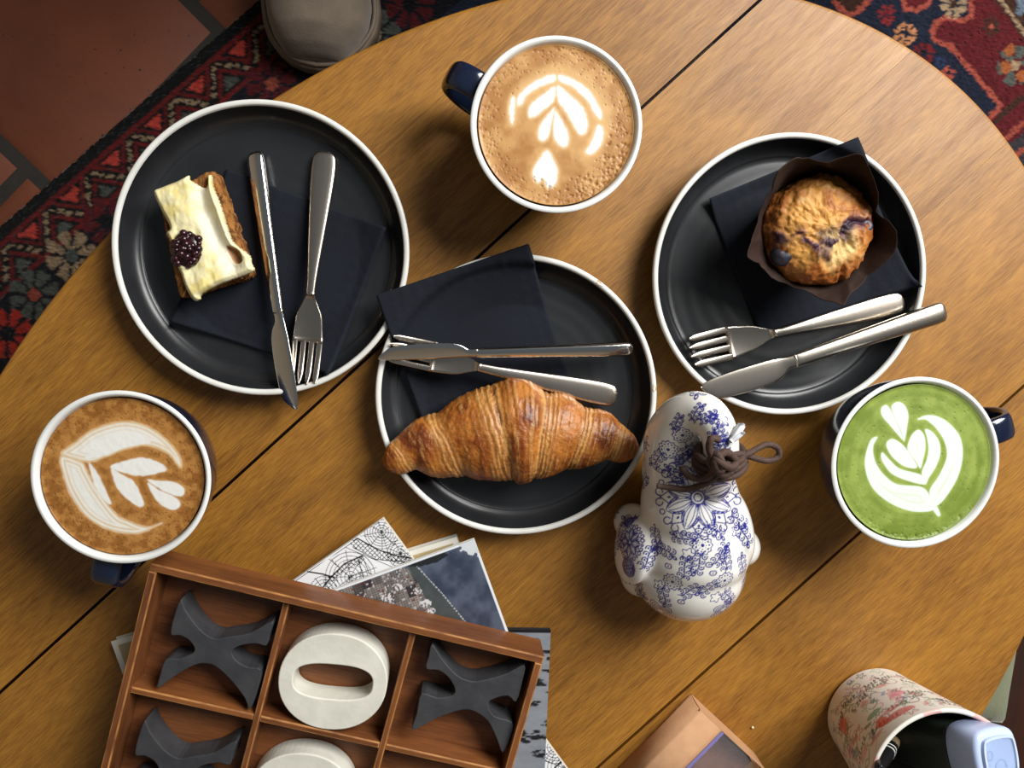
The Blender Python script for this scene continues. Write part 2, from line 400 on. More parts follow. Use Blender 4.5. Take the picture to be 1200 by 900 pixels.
def board(v0, v1, g0, g1):
    """a strip of the oval between v0 and v1; g0/g1 are half gaps"""
    lo = max(v0+g0, -SB*.9999); hi = min(v1-g1, SB*.9999)
    n = 44
    # rounded over along the oval edge, square along the joints
    def loop(d, z):
        sb, sa = SB-d, SA-d; l, h = max(lo, -sb*.9999), min(hi, sb*.9999)
        q = l+(h-l)*(0.5-0.5*np.cos(np.linspace(0, PI, n))); w = sa*np.sqrt(np.maximum(1-(q/sb)**2, 0))
        return np.c_[np.concatenate([w, -w[::-1]]), np.concatenate([q, q[::-1]]), np.full(2*n, z)]
    Ls = [loop(.003, -TK), loop(0, -TK+.004), loop(0, -.004)]+[loop(.0035*(1-math.cos(a)), -.004+.004*math.sin(a)) for a in (PI/6, PI/3, PI/2)]
    P = np.array(Ls); nu, nv = P.shape[:2]
    fs = grid_faces(nu, nv, False, True)[:, ::-1].tolist()+[list(range(nv))[::-1], list(range((nu-1)*nv, nu*nv))]
    return mesh('board', P.reshape(-1, 3), fs, smooth=False)
fine = .00009; gap = .0012
cuts = [(-SB, gB-.115, 0, fine), (gB-.115, gB, fine, gap), (gB, sm2, gap, fine), (sm2, sm1, fine, fine), (sm1, gA, fine, gap), (gA, gA+.105, gap, fine), (gA+.105, SB, fine, 0)]
for v0, v1, h0, h1 in cuts:
    o = link('board', board(v0, v1, h0, h1), M_TABLE, table); o.location = (0, 0, T)
o = link('frame_rail', join('frame_rail', [box('r', -.36, .36, gB+.02, gB+.04, T-.10, T-TK-.0005), box('r', -.36, .36, gA-.04, gA-.02, T-.10, T-TK-.0005), box('r', -.36, -.34, gB+.04, gA-.04, T-.10, T-TK-.0005), box('r', .34, .36, gB+.04, gA-.04, T-.10, T-TK-.0005)]), M_DARKWOOD, table)
for g_ in (gA, gB): link('joint_strip', box('joint_strip', -.40, .40, g_-.014, g_+.014, T-.034, T-TK-.0003), M_DARKWOOD, table)
for sx in (-.33, .33):
    for sv in (gB+.045, gA-.045):
        prof = [(.0001, 0.0001), (.016, 0.0001), (.02, .01), (.018, .05), (.014, .09), (.02, .2), (.022, .26), (.016, .28), (.021, .3), (.021, T-.0215), (.0001, T-.0215)]
        l = link('leg', lathe('leg', prof, 20), M_DARKWOOD, table); l.location = (sx, sv, .0085)
        l.scale = (1, 1, (T-TK-.0095)/(T-.0215))

# ------------------------------------------------------------------ green stool seat under the lower right edge
sp = W(1172, 838, -.10)
stool = thing('stool', 'stool with olive green fabric seat pad under the lower right table edge', 'stool', (0, 0, 0))
M_GREEN = mat('olive_fabric', s3(112, 116, 88), .9, bump=(500, .4, .001), sheen=.3, noise=(30, .4, s3(92, 96, 72)))
cr = [W(1211, 740, -.1), W(1191, 860, -.1)]
ex = (cr[0]-cr[1]); ex /= np.linalg.norm(ex); ey = np.array([-ex[1], ex[0], 0])
stool.location = (*(cr[1][:2]), 0); stool.rotation_euler = (0, 0, math.atan2(ex[1], ex[0]))
zt = T-.10
n = 24; uu, vvv = np.meshgrid(np.linspace(0, 1, n), np.linspace(0, 1, n), indexing='ij')
LX, LY = .30, .28
e = np.minimum(np.minimum(uu, 1-uu)*LX, np.minimum(vvv, 1-vvv)*LY)
P = np.stack([uu*LX, vvv*LY, zt-.02+.02*np.sqrt(np.clip(e/.02, 0, 1)*(2-np.clip(e/.02, 0, 1)))+.004*fbm(np.stack([uu, vvv, 0*uu], -1), 6, 3)-.003], -1)
top = grid('pad', P)
link('seat_pad', top, M_GREEN, stool)
link('seat_board', box('sb', -.10, LX-.004, -.11, LY-.004, zt-.050, zt-.0245), M_DARKWOOD, stool)
for x in (.03, LX-.03):
    for y in (.03, LY-.03):
        wp = stool.location[0]+math.cos(stool.rotation_euler[2])*x-math.sin(stool.rotation_euler[2])*y, stool.location[1]+math.sin(stool.rotation_euler[2])*x+math.cos(stool.rotation_euler[2])*y
        tt_ = (np.array(wp)-r0)@rt; ss_ = (np.array(wp)-r0)@rs; on = tt_ < tB+.02 and sA-.02 < ss_ < sB+.02
        link('leg', box('leg', x-.014, x+.014, y-.014, y+.014, .0095 if on else .0005, zt-.0502), M_DARKWOOD, stool)
# ------------------------------------------------------------------ plates
def ring_glaze(name, col, rough):
    m = mat(name, col, rough, spec=.5, noise=(25, .5, tuple(np.array(col)*1.9)))
    nt = m.node_tree; b = nt.nodes['Principled BSDF']; N = nt.nodes.new; L = nt.links
    tcn = N('ShaderNodeTexCoord'); w = N('ShaderNodeTexWave'); w.wave_type = 'RINGS'; w.rings_direction = 'Z'
    w.inputs['Scale'].default_value = 28; w.inputs['Distortion'].default_value = 1.2; w.inputs['Detail'].default_value = 2; w.inputs['Detail Scale'].default_value = 1.5
    L.new(tcn.outputs['Object'], w.inputs['Vector'])
    bp = N('ShaderNodeBump'); bp.inputs['Strength'].default_value = .14; bp.inputs['Distance'].default_value = .0006
    L.new(w.outputs['Fac'], bp.inputs['Height']); L.new(bp.outputs[0], b.inputs['Normal'])
    return m
M_PLATE = ring_glaze('black_glaze', s3(33, 34, 36), .29)
M_RIM = mat('white_glazed_rim', s3(226, 226, 221), .35, noise=(60, .35, s3(190, 184, 170)))
M_CHIP = mat('bare_clay', s3(190, 165, 130), .9, bump=(400, .5, .0006))
PF = .0056     # plate floor
PR = .105
outer = [(.0001, .002), (.064, .002), (.066, 0), (.072, 0), (.075, .0028), (.094, .0055), (.1005, .010), (.1038, .016), (.1048, .0205)]
rimp = [(.1048, .0205), (.105, .0222), (.1043, .0236), (.1028, .0240), (.1013, .0234), (.1006, .0218)]
inner = [(.1006, .0218), (.0996, .017), (.0975, .0118), (.0943, .0082), (.0905, .0064), (.086, PF), (.05, PF), (.0001, PF)]
def dense(pr, k=3):
    return crom(np.array(pr), k)
body_me = lathe('plate_body', np.concatenate([outer, ]), 128)
body_me = join('plate_body', [lathe('o', outer, 128), lathe('i', dense(inner), 128)])
rim_me = lathe('plate_rim', dense(rimp, 3), 128)
plates = {}
for key, (px, py), lab in (('L', (309, 293.5), 'black plate with white rim holding the iced cake slice'), ('M', (605.5, 464), 'black plate with chipped white rim holding the croissant'), ('R', (927, 323), 'black plate with white rim holding the blueberry muffin')):
    w = W(px, py, .0235)
    if key == 'L': w = w+np.array([-.0012, .0006, 0])
    if key == 'M': w = w+np.array([.0006, -.0004, 0])
    p = thing('plate', lab, 'plate', (w[0], w[1], T+.0003), 0, 'black side plates')
    link('body', body_me, M_PLATE, p); rm_ = link('rim', rim_me, M_RIM, p); plates[key] = (p, w[:2], rm_)
def chip(px, py, r):
    c = W(px, py, .0238); d = c[:2]-plates['M'][1]; a = math.atan2(d[1], d[0])
    n = 9; th = np.linspace(0, 2*PI, n, endpoint=False)
    rr = r*(1+.3*np.sin(th*3+px))
    P = np.stack([np.stack([rr*k*np.cos(th)*1.6, rr*k*np.sin(th)*.8, np.full(n, z)], -1) for k, z in ((1, -.0012), (.8, .0002), (.3, .0001))])
    o = link('chip', grid('chip', P, cv=True, caps=True, flip=True), M_CHIP, plates['M'][2])
    o.location = (math.cos(a)*.1030, math.sin(a)*.1030, .0238); o.rotation_euler = (0, 0, a+PI/2)
chip(702, 333, .0024); chip(767, 455, .0022)

# ------------------------------------------------------------------ cups and drinks
M_NAVY = mat('navy_glaze', s3(20, 29, 50), .16, spec=.5, coat=.4, coat_r=.08)
M_WHITE = mat('white_glaze', s3(230, 232, 230), .25, spec=.5, noise=(40, .15, s3(214, 212, 204)))
def cup_profile(R, H):
    q = [(.0001, .003), (.46, .003), (.48, 0.0), (.53, 0.0), (.55, .05), (.65, .16), (.77, .32), (.88, .52), (.95, .72), (.98, .88), (.990, .975)]
    o = [(max(r*R, .0001), z*H if z != .003 else .002) for r, z in q]
    t = .0036
    lip = [(R*.990, H*.975), (R*1.0, H*.99), (R-.0009, H), (R-.0024, H+.0002), (R-.0038, H-.0012)]
    i = [(R-.0038, H-.0012), (R*.98-t-.0006, H*.88), (R*.95-t-.001, H*.72), (R*.88-t-.001, H*.52), (R*.77-t-.001, H*.34), (R*.6, H*.18), (R*.35, H*.1), (.0001, H*.08)]
    return o, lip, i
def handle_mesh(R, H):
    ctr = np.array([(R*.90, .80), (R*1.08, .86), (R*1.30, .82), (R*1.40, .62), (R*1.32, .42), (R*1.08, .26), (R*.70, .26)])
    p = crom(ctr, 7); n = len(p); p[:, 1] *= H
    tg = np.gradient(p, axis=0); tg /= np.linalg.norm(tg, axis=1)[:, None]; nr = np.stack([-tg[:, 1], tg[:, 0]], 1)
    a = np.linspace(0, 2*PI, 18, endpoint=False); ca = np.sign(np.cos(a))*np.abs(np.cos(a))**.7; sa = np.sign(np.sin(a))*np.abs(np.sin(a))**.7
    P = np.zeros((n, 18, 3)); 
    for i in range(n):
        off = nr[i][None]*(.0034*ca)[:, None]
        P[i, :, 0] = p[i, 0]+off[:, 0]; P[i, :, 2] = p[i, 1]+off[:, 1]; P[i, :, 1] = .0095*sa
    return grid('handle', P, cv=True, caps=True)
def make_cup(px, py, R, H, ang, label):
    w = W(px, py, H)
    c = thing('cup', label, 'cup', (w[0], w[1], T+.0003), ang, 'navy cups with white lining')
    o, lip, i = cup_profile(R, H)
    link('body', lathe('body', crom(np.array(o), 3), 112), M_NAVY, c)
    link('lining', lathe('lining', np.concatenate([crom(np.array(lip), 3)[:-1], crom(np.array(i), 3)]), 112), M_WHITE, c)
    link('handle', handle_mesh(R, H), M_NAVY, c)
    return c, w
def drink(name, label, cupw, R, H, drop, paintf, base_mat):
    nr, na = 190, 620
    z0 = H-drop
    rin = (R*.98-.0042)
    rr = np.linspace(0, 1, nr)*rin; th = np.linspace(0, 2*PI, na, endpoint=False)
    rr[0] = 1e-5
    X = rr[:, None]*np.cos(th); Y = rr[:, None]*np.sin(th)
    C, dz = paintf(X, Y, rin)
    Z = z0+dz+.0010*np.exp(-(rin-rr)/.0012)[:, None]
    P = np.stack([X, Y, Z], -1)
    # a thin body below the surface so that the drink is a volume
    low = np.stack([X[-1]*.95, Y[-1]*.95, np.full(na, z0-.008)], -1)[None]; low2 = low*np.array([.02, .02, 1])
    P = np.concatenate([P, low, low2]); C = np.concatenate([C, C[-1:], C[-1:]])
    o = link(name, grid(name, P, cv=True, col=C, flip=False), base_mat)
    o.location = (cupw[0], cupw[1], T+.0003)
    return setp(o, label, 'drink')
M_FOAM = mat('milk_foam', vc=True, rough=.42, spec=.35, sss=.0)
def bubbles(X, Y, rin, n, seed, rmin=.62, size=(.0004, .0011), bias=None):
    rg = np.random.default_rng(seed); dz = np.zeros(X.shape); dk = np.zeros(X.shape)
    for k in range(n):
        a = rg.uniform(0, 2*PI) if bias is None else rg.normal(bias[0], bias[1])
        r = rin*(rmin+(1-rmin)*math.sqrt(rg.random()))*.985; b = rg.uniform(*size)*(.6+.8*rg.random())
        d2 = (X-r*math.cos(a))**2+(Y-r*math.sin(a))**2
        msk = d2 < (3*b)**2
        g = np.exp(-d2[msk]/(b*b)); dz[msk] -= .5*b*g; dk[msk] = np.maximum(dk[msk], g)
    return dz, dk
def art(shapes, scale, cx, cy, Rz, rin, X, Y):
    """petals given in the pixels of an enlarged view: returns signed distance in those pixels"""
    U = cx+X/rin*Rz; V = cy-Y/rin*Rz
    sd = np.full(X.shape, 1e9)
    per = []
    for s in shapes:
        d = poly_sd(crom(s, 6, True), U, V); per.append(d); sd = np.minimum(sd, d)
    return sd, per, U, V
MILK = lin((230, 229, 223))
def paint_top(X, Y, rin):
    sh = [[(510, 560), (545, 610), (560, 660), (548, 712), (515, 726), (492, 690), (468, 706), (443, 665), (470, 605)],
          [(543, 380), (515, 405), (475, 460), (470, 508), (490, 525), (515, 505), (530, 450)],
          [(546, 388), (580, 440), (605, 490), (605, 535), (580, 550), (545, 520), (534, 470), (538, 420)],
          [(545, 285), (500, 315), (440, 360), (425, 405), (440, 425), (490, 395), (542, 345)],
          [(553, 282), (610, 320), (665, 370), (690, 430), (685, 480), (655, 494), (625, 450), (590, 395), (555, 345)],
          [(545, 236), (480, 252), (410, 298), (375, 345), (377, 374), (400, 365), (425, 325), (480, 290), (540, 268)],
          [(560, 236), (620, 252), (690, 296), (730, 350), (755, 400), (745, 428), (712, 392), (690, 350), (620, 290), (565, 268)],
          [(352, 335), (340, 390), (348, 445), (360, 452), (367, 400), (372, 348)],
          [(735, 450), (757, 460), (762, 505), (742, 550), (705, 580), (680, 570), (702, 532), (718, 490)]]
    sd, per, U, V = art(sh, 1, 550, 458, 345, rin, X, Y)
    p = np.stack([X, Y, 0*X], -1)
    base = mix(lin((164, 114, 62)), lin((192, 146, 90)), sst(.3, .7, fbm(p, 90, 4, 3)))
    ring = crom([(335, 450), (350, 340), (420, 250), (550, 195), (690, 240), (780, 340), (790, 430), (760, 540), (660, 605), (700, 480), (640, 360), (550, 300), (430, 360), (380, 440)], 6, True)
    rd = poly_sd(ring, U, V)
    base = mix(base, lin((208, 168, 112)), .75*sst(26, -24, rd))
    base = mix(base, lin((214, 166, 104)), .6*np.exp(-np.maximum(sd, 0)/16))
    C = mix(base, lin((212, 180, 134)), .8*sst(15, 0, sd)); C = mix(C, MILK, sst(4, -9, sd+5*(vn(p, 500, 3)-.5)))
    dz, dk = bubbles(X, Y, rin, 700, 5, .66, (.00022, .00065)); dz2, dk2 = bubbles(X, Y, rin, 150, 6, .66, (.0004, .0010), (-.75, .42))
    C = mix(C, lin((120, 74, 36)), .6*np.maximum(dk, dk2))
    return C, dz+dz2+.0002*(fbm(p, 200, 3, 2)-.5)
def paint_left(X, Y, rin):
    sh = [[(205, 312), (262, 268), (340, 212), (460, 178), (560, 198), (640, 256), (690, 322), (702, 372), (685, 375), (640, 318), (560, 285), (470, 300), (400, 325), (330, 352), (262, 340)],
          [(203, 325), (212, 420), (240, 500), (290, 580), (360, 632), (440, 658), (520, 660), (608, 618), (540, 632), (470, 605), (420, 575), (350, 470), (310, 390), (290, 350)],
          [(318, 356), (352, 400), (380, 470), (402, 530), (375, 520), (340, 460)],
          [(300, 338), (345, 290), (400, 248), (470, 226), (540, 240), (575, 268), (540, 278), (470, 290), (390, 322)],
          [(405, 374), (470, 346), (540, 335), (600, 352), (638, 385), (600, 402), (540, 412), (480, 405)],
          [(408, 382), (450, 405), (500, 440), (528, 500), (537, 535), (515, 546), (470, 512), (428, 460)],
          [(552, 430), (600, 434), (660, 440), (704, 465), (702, 496), (670, 500), (620, 478)],
          [(556, 442), (600, 475), (650, 497), (687, 527), (675, 556), (640, 557), (600, 532), (572, 490)]]
    sd, per, U, V = art(sh, 1, 458, 415, 335, rin, X, Y)
    p = np.stack([X, Y, 0*X], -1)
    base = mix(lin((138, 88, 36)), lin((172, 120, 60)), sst(.3, .7, fbm(p, 260, 4, 8)))
    base = mix(base, lin((206, 150, 84)), .55*np.exp(-np.maximum(sd, 0)/14))
    C = base.copy()
    for k, d in enumerate(per):
        inn = sst(5, -5, d+4*(vn(p, 400, 2)-.5))
        if k < 2:
            st = .5+.5*np.cos(d/8.5*PI+1.2); tone = mix(MILK, lin((214, 180, 128)), .75*st*sst(60, 10, -d)*(1 if k else .8)+ (.35 if k == 0 else .1)*sst(30, 0, -d))
            C = C*(1-inn[..., None])+tone*inn[..., None]
        else: C = mix(C, MILK, inn)
    dz, dk = bubbles(X, Y, rin, 1700, 15, .30, (.0002, .0005)); C = mix(C, lin((96, 52, 20)), .6*dk*sst(0, 12, sd))
    return C, dz*sst(0, 12, sd)+.0002*(fbm(p, 240, 3, 2)-.5)
def paint_green(X, Y, rin):
    sh = [[(448, 362), (385, 295), (345, 250), (340, 215), (362, 202), (384, 225), (410, 270), (435, 325)],
          [(452, 366), (462, 300), (465, 245), (445, 203), (415, 188), (388, 203), (390, 230), (412, 275), (437, 325)],
          [(470, 405), (475, 360), (495, 325), (520, 315), (545, 345), (551, 400), (543, 450), (532, 488), (508, 455)],
          [(518, 480), (465, 402), (425, 366), (392, 354), (370, 375), (385, 415), (422, 455), (470, 483)],
          [(546, 312), (580, 325), (612, 365), (622, 420), (605, 480), (575, 530), (560, 562), (545, 530), (541, 500), (560, 450), (566, 400), (556, 350)],
          [(558, 562), (470, 542), (400, 510), (360, 462), (348, 430), (356, 415), (390, 450), (440, 490), (540, 520)],
          [(508, 268), (545, 250), (600, 255), (660, 290), (710, 350), (726, 430), (712, 520), (672, 600), (630, 652), (598, 660), (580, 592), (622, 520), (652, 440), (640, 372), (600, 312), (570, 285), (545, 268)],
          [(328, 345), (300, 355), (280, 410), (275, 470), (300, 550), (350, 610), (430, 660), (520, 686), (605, 678), (590, 630), (545, 575), (430, 560), (370, 520), (330, 470), (312, 420), (312, 380)],
          [(590, 660), (612, 655), (636, 700), (622, 706)]]
    sd, per, U, V = art(sh, 1, 500, 462, 352, rin, X, Y)
    p = np.stack([X, Y, 0*X], -1); r = np.hypot(X, Y)/rin
    q = np.stack([r*.03, X/rin/np.maximum(r, .05)*.002, Y/rin/np.maximum(r, .05)*.002], -1)
    base = mix(lin((108, 126, 46)), lin((142, 158, 74)), sst(.3, .7, .55*fbm(q, 420, 4, 3)+.45*fbm(p, 120, 4, 8)))
    base = mix(base, lin((170, 190, 100)), .5*np.exp(-np.maximum(sd, 0)/9))
    C = mix(base, lin((216, 228, 216)), sst(4, -4, sd))
    C = mix(C, lin((186, 204, 150)), .4*sst(.6, .8, vn(np.stack([sd*.0012, 0*X, 0*X], -1), 300, 3))*(sd < -6))
    dz, dk = bubbles(X, Y, rin, 420, 25, .3, (.0002, .0005)); C = mix(C, lin((70, 90, 20)), .5*dk*sst(0, 6, sd))
    dz2, dk2 = bubbles(X, Y, rin, 120, 26, .93, (.0003, .0009), (-1.6, .4))
    return C, dz*sst(0, 6, sd)+dz2+.00015*(fbm(p, 200, 3, 2)-.5)
CH = .074
cupL = make_cup(142, 560, .0582, CH, math.radians(-105), 'navy cup with black-looking handle under its rim beside the wooden tray')
cupT = make_cup(652.5, 146.5, .0570, CH, math.radians(152), 'navy cup at the top with its handle pointing upper left')
cupG = make_cup(1073.5, 543, .0612, CH, math.radians(18), 'navy cup holding the green drink beside the muffin plate')
drink('latte', 'brown latte with a striped white tulip beside the wooden tray', cupL[1], .0582, CH, .0042, paint_left, M_FOAM)
drink('latte', 'tan bubbly latte with a white leaf and small heart at the top', cupT[1], .0570, CH, .0034, paint_top, M_FOAM)
drink('matcha_latte', 'bright green latte with a white tulip and heart pattern', cupG[1], .0612, CH, .0032, paint_green, M_FOAM)

# ------------------------------------------------------------------ napkins
M_NAP = mat('black_paper_napkin', s3(22, 25, 33), .85, spec=.22, bump=(900, .5, .0006), noise=(15, .4, s3(28, 32, 43)))
def plate_surf(r):
    pr = np.array(inner[::-1]+[(.1006, .0218), (.1028, .0241), (.3, .0241)]); return np.interp(r, pr[:, 0], pr[:, 1])
def napkin(key, corners, label, soft):
    pts = [W(x, y, h) for x, y, h in corners]
    A, B_, C_, D = [p[:2] for p in pts]
    n = 61; u, v = np.meshgrid(np.linspace(0, 1, n), np.linspace(0, 1, n), indexing='ij')
    XY = ((1-u)*(1-v))[..., None]*A+(u*(1-v))[..., None]*B_+(u*v)[..., None]*C_+((1-u)*v)[..., None]*D
    c = plates[key][1]; r = np.hypot(XY[..., 0]-c[0], XY[..., 1]-c[1])
    z = plate_surf(r+.002)
    z = np.maximum(z, np.interp(r, [0, .068, .0945, .1035, .2], [PF, PF+.0002, .0155, .0247, .0247]))  # stiff fold bridges the curve of the wall
    p3 = np.stack([XY[..., 0], XY[..., 1], 0*u], -1)
    e = np.minimum(np.minimum(u, 1-u), np.minimum(v, 1-v))
    emb = .00022*((np.sin((u+v)*150)*np.sin((u-v)*150)) > .2)*((e < .16) & (e > .015))
    z = z+.0004+.0007*fbm(p3, 30, 3, 4)+emb
    root = thing('napkin', label, 'napkin', (c[0], c[1], T+.0003), 0, 'folded black napkins')
    off = np.array([c[0], c[1], 0])
    th_ = .0011
    tops = []
    top = np.concatenate([XY, (z+th_)[..., None]], -1)-off
    bot = np.concatenate([XY, (z+.0002)[..., None]], -1)-off
    # closed slab of two folded plies: an upper and a lower ply
    def slab(nm, a, b):
        V = np.concatenate([a.reshape(-1, 3), b.reshape(-1, 3)]); Fq = grid_faces(n, n)
        N = n*n; f = Fq.tolist()+(Fq[:, ::-1]+N).tolist()
        idx = np.arange(N).reshape(n, n); ring = np.concatenate([idx[:-1, 0], idx[-1, :-1], idx[:0:-1, -1], idx[0, :0:-1]])
        for i in range(len(ring)):
            q, w2 = ring[i], ring[(i+1) % len(ring)]; f.append([int(w2), int(q), int(q+N), int(w2+N)])
        return mesh(nm, V, f)
    link('upper_ply', slab('upper_ply', top, top-np.array([0, 0, .0005])), M_NAP, root)
    sh_ = np.array([.0008, -.0006, -.00055])
    link('lower_ply', slab('lower_ply', top+sh_, top+sh_-np.array([0, 0, .0004])), M_NAP, root)
    return root
napkin('L', [(265.7, 197.8, .007), (203.6, 376.9, .007), (386.9, 437.3, .012), (452.4, 267.5, .008)], 'folded black napkin under the cake slice and cutlery', 0)
napkin('M', [(441, 346, .025), (494, 490, .008), (668, 448, .007), (618, 286.5, .02)], 'folded black napkin sticking out from the croissant plate', 0)
napkin('R', [(828, 234, .007), (890, 392, .007), (1068, 336, .012), (1004, 161, .025)], 'folded black napkin under the blueberry muffin', 0)

# ------------------------------------------------------------------ cutlery
def brushed(name, col, rough):
    m = mat(name, col, rough, metal=1.0, bump=(300, .06, .0004)); return m
M_STEEL = brushed('polished_steel', (.66, .65, .63), .13)
M_STEEL2 = brushed('worn_steel', (.54, .48, .41), .26)
def loft(name, st, sides=16, power=.75):
    """st rows: x, y centre, z centre, half width, half thickness"""
    st = crom(np.array(st, float), 6); a = np.linspace(0, 2*PI, sides, endpoint=False)
    ca = np.sign(np.cos(a))*np.abs(np.cos(a))**power; sa = np.sign(np.sin(a))*np.abs(np.sin(a))**power
    P = np.stack([np.repeat(st[:, :1], sides, 1), st[:, 1:2]+np.maximum(st[:, 3:4], .0002)*ca, st[:, 2:3]+np.maximum(st[:, 4:5], .0002)*sa], -1)
    return grid(name, P, cv=True, caps=True)
def along(o, p0, p1, roll=0.0):
    p0 = Vector(p0); p1 = Vector(p1); x = (p1-p0).normalized(); z = Vector((0, 0, 1)); y = z.cross(x).normalized(); z = x.cross(y)
    m = Matrix((x, y, z)).transposed()
    m = m @ Matrix.Rotation(roll, 3, 'X')
    o.location = p0; o.rotation_mode = 'QUATERNION'; o.rotation_quaternion = m.to_quaternion()
def knife(p0, p1, label, bend=1, roll=0.0, hand_m=None, blade_m=None, wide=1.0):
    L = float(np.linalg.norm(np.array(p1)-p0)); k = thing('knife', label, 'knife', group='table knives'); along(k, p0, p1, roll)
    h = .62*L
    link('handle', loft('handle', [(0, 0, 0, .0030*wide, .001), (.0012, 0, 0, .0050*wide, .0022), (.005, 0, 0, .0066*wide, .0032), (.02, 0, 0, .0066*wide, .0036), (.55*h, 0, 0, .0056*wide, .0034), (.93*h, 0, 0, .0047*wide, .0030), (h, 0, 0, .0046*wide, .0026)]), hand_m or M_STEEL, k)
    b = bend*.001
    link('blade', loft('blade', [(h, 0, 0, .0044*wide, .0022), (h+.006, 0, 0, .0042*wide, .0014), (h+.012, b*1.6, 0, .0062*wide, .0009), (h+.022, b*2.2, 0, .0076*wide, .0008), (h+.6*(L-h), b*1.8, 0, .0078*wide, .0007), (h+.85*(L-h), b*.8, 0, .0066*wide, .0006), (L-.004, b*-1.2, 0, .0038*wide, .0005), (L, b*-3, 0, .0008, .0003)], power=.9), blade_m or M_STEEL, k)
    return k
def fork(p0, p1, label, mt=None, tines=4, wid=.0112):
    L = float(np.linalg.norm(np.array(p1)-p0)); k = thing('fork', label, 'fork', group='table forks'); along(k, p0, p1)
    mt = mt or M_STEEL2
    n0 = .62*L; n1 = .82*L
    link('handle', loft('handle', [(0, 0, 0, .0035, .0006), (.0015, 0, 0, .0066, .0012), (.006, 0, .0002, .0083, .0014), (.02, 0, .0006, .0085, .0014), (.5*n0, 0, .002, .0064, .0015), (.85*n0, 0, .003, .0037, .0018), (n0, 0, .003, .0031, .0019)]), mt, k)
    def zc(x):  # bowl of the fork
        t = (x-n0)/(L-n0); return .003-.0062*np.sin(np.clip(t, 0, 1)*PI*.80)+.0016*t*t
    xs = np.linspace(n0, n1, 9); ws = np.interp(xs, [n0, n0+.006, n0+.3*(n1-n0)+.004, n1], [.0029, .0052, .0092, wid])
    st = np.stack([xs, 0*xs, zc(xs), ws, np.interp(xs, [n0, n1], [.0019, .0008])], 1)
    # shallow dish
    a = np.linspace(-1, 1, 13); top = np.stack([np.repeat(xs[:, None], 13, 1), ws[:, None]*a, zc(xs)[:, None]+.0016*(a**2)*np.interp(xs, [n0, n1], [.2, 1])[:, None]+.0006], -1)
    bot = top-np.array([0, 0, 1])*np.interp(xs, [n0, n1], [.0030, .0013])[:, None, None]
    ring = np.concatenate([top, bot[:, ::-1]], 1)
    hd = link('head', grid('head', ring, cv=True, caps=True, flip=True), mt, k)
    tw = 2*wid/(tines+(tines-1)*.38); pit = tw*1.38
    for i in range(tines):
        y = -wid+tw/2+i*pit
        xt = np.linspace(n1-.002, L-(0.0015 if i in (0, tines-1) else 0), 9); q = y/wid
        rows = [(x, y*(1-.05*(x-n1)/(L-n1)), zc(x)+.0016*q*q+.0000, tw/2*(1 if x < L-.006 else max(.25, (L-x)/.006*.75+.25)), .00068) for x in xt]
        link('tine', loft('tine', rows, 10, .7), mt, hd)
    return k
def Wp(px, py, h): return W(px, py, h)
knife(Wp(298.5, 178, .0122), Wp(343, 481, .0268), 'knife with blade over the plate rim beside the cake slice', bend=-1, roll=.35)
fork(Wp(381, 178, .0098), Wp(355, 450, .0235), 'fork lying beside the knife on the cake plate')
fork(Wp(722, 465, .0175), Wp(456, 407, .0262), 'fork lying under the knife on the croissant plate')
knife(Wp(741, 409, .0262), Wp(443, 416, .0325), 'narrow dark-bladed knife lying across the fork above the croissant', bend=-1, roll=-.42, wide=.82)
fork(Wp(1059, 354, .0155), Wp(808, 413, .0175), 'fork lying below the muffin beside the bright knife', wid=.0132)
knife(Wp(1108, 364, .0276), Wp(823, 459, .0266), 'bright worn knife bridging the rim of the muffin plate', bend=1, hand_m=M_STEEL2, blade_m=M_STEEL2, wide=1.2)
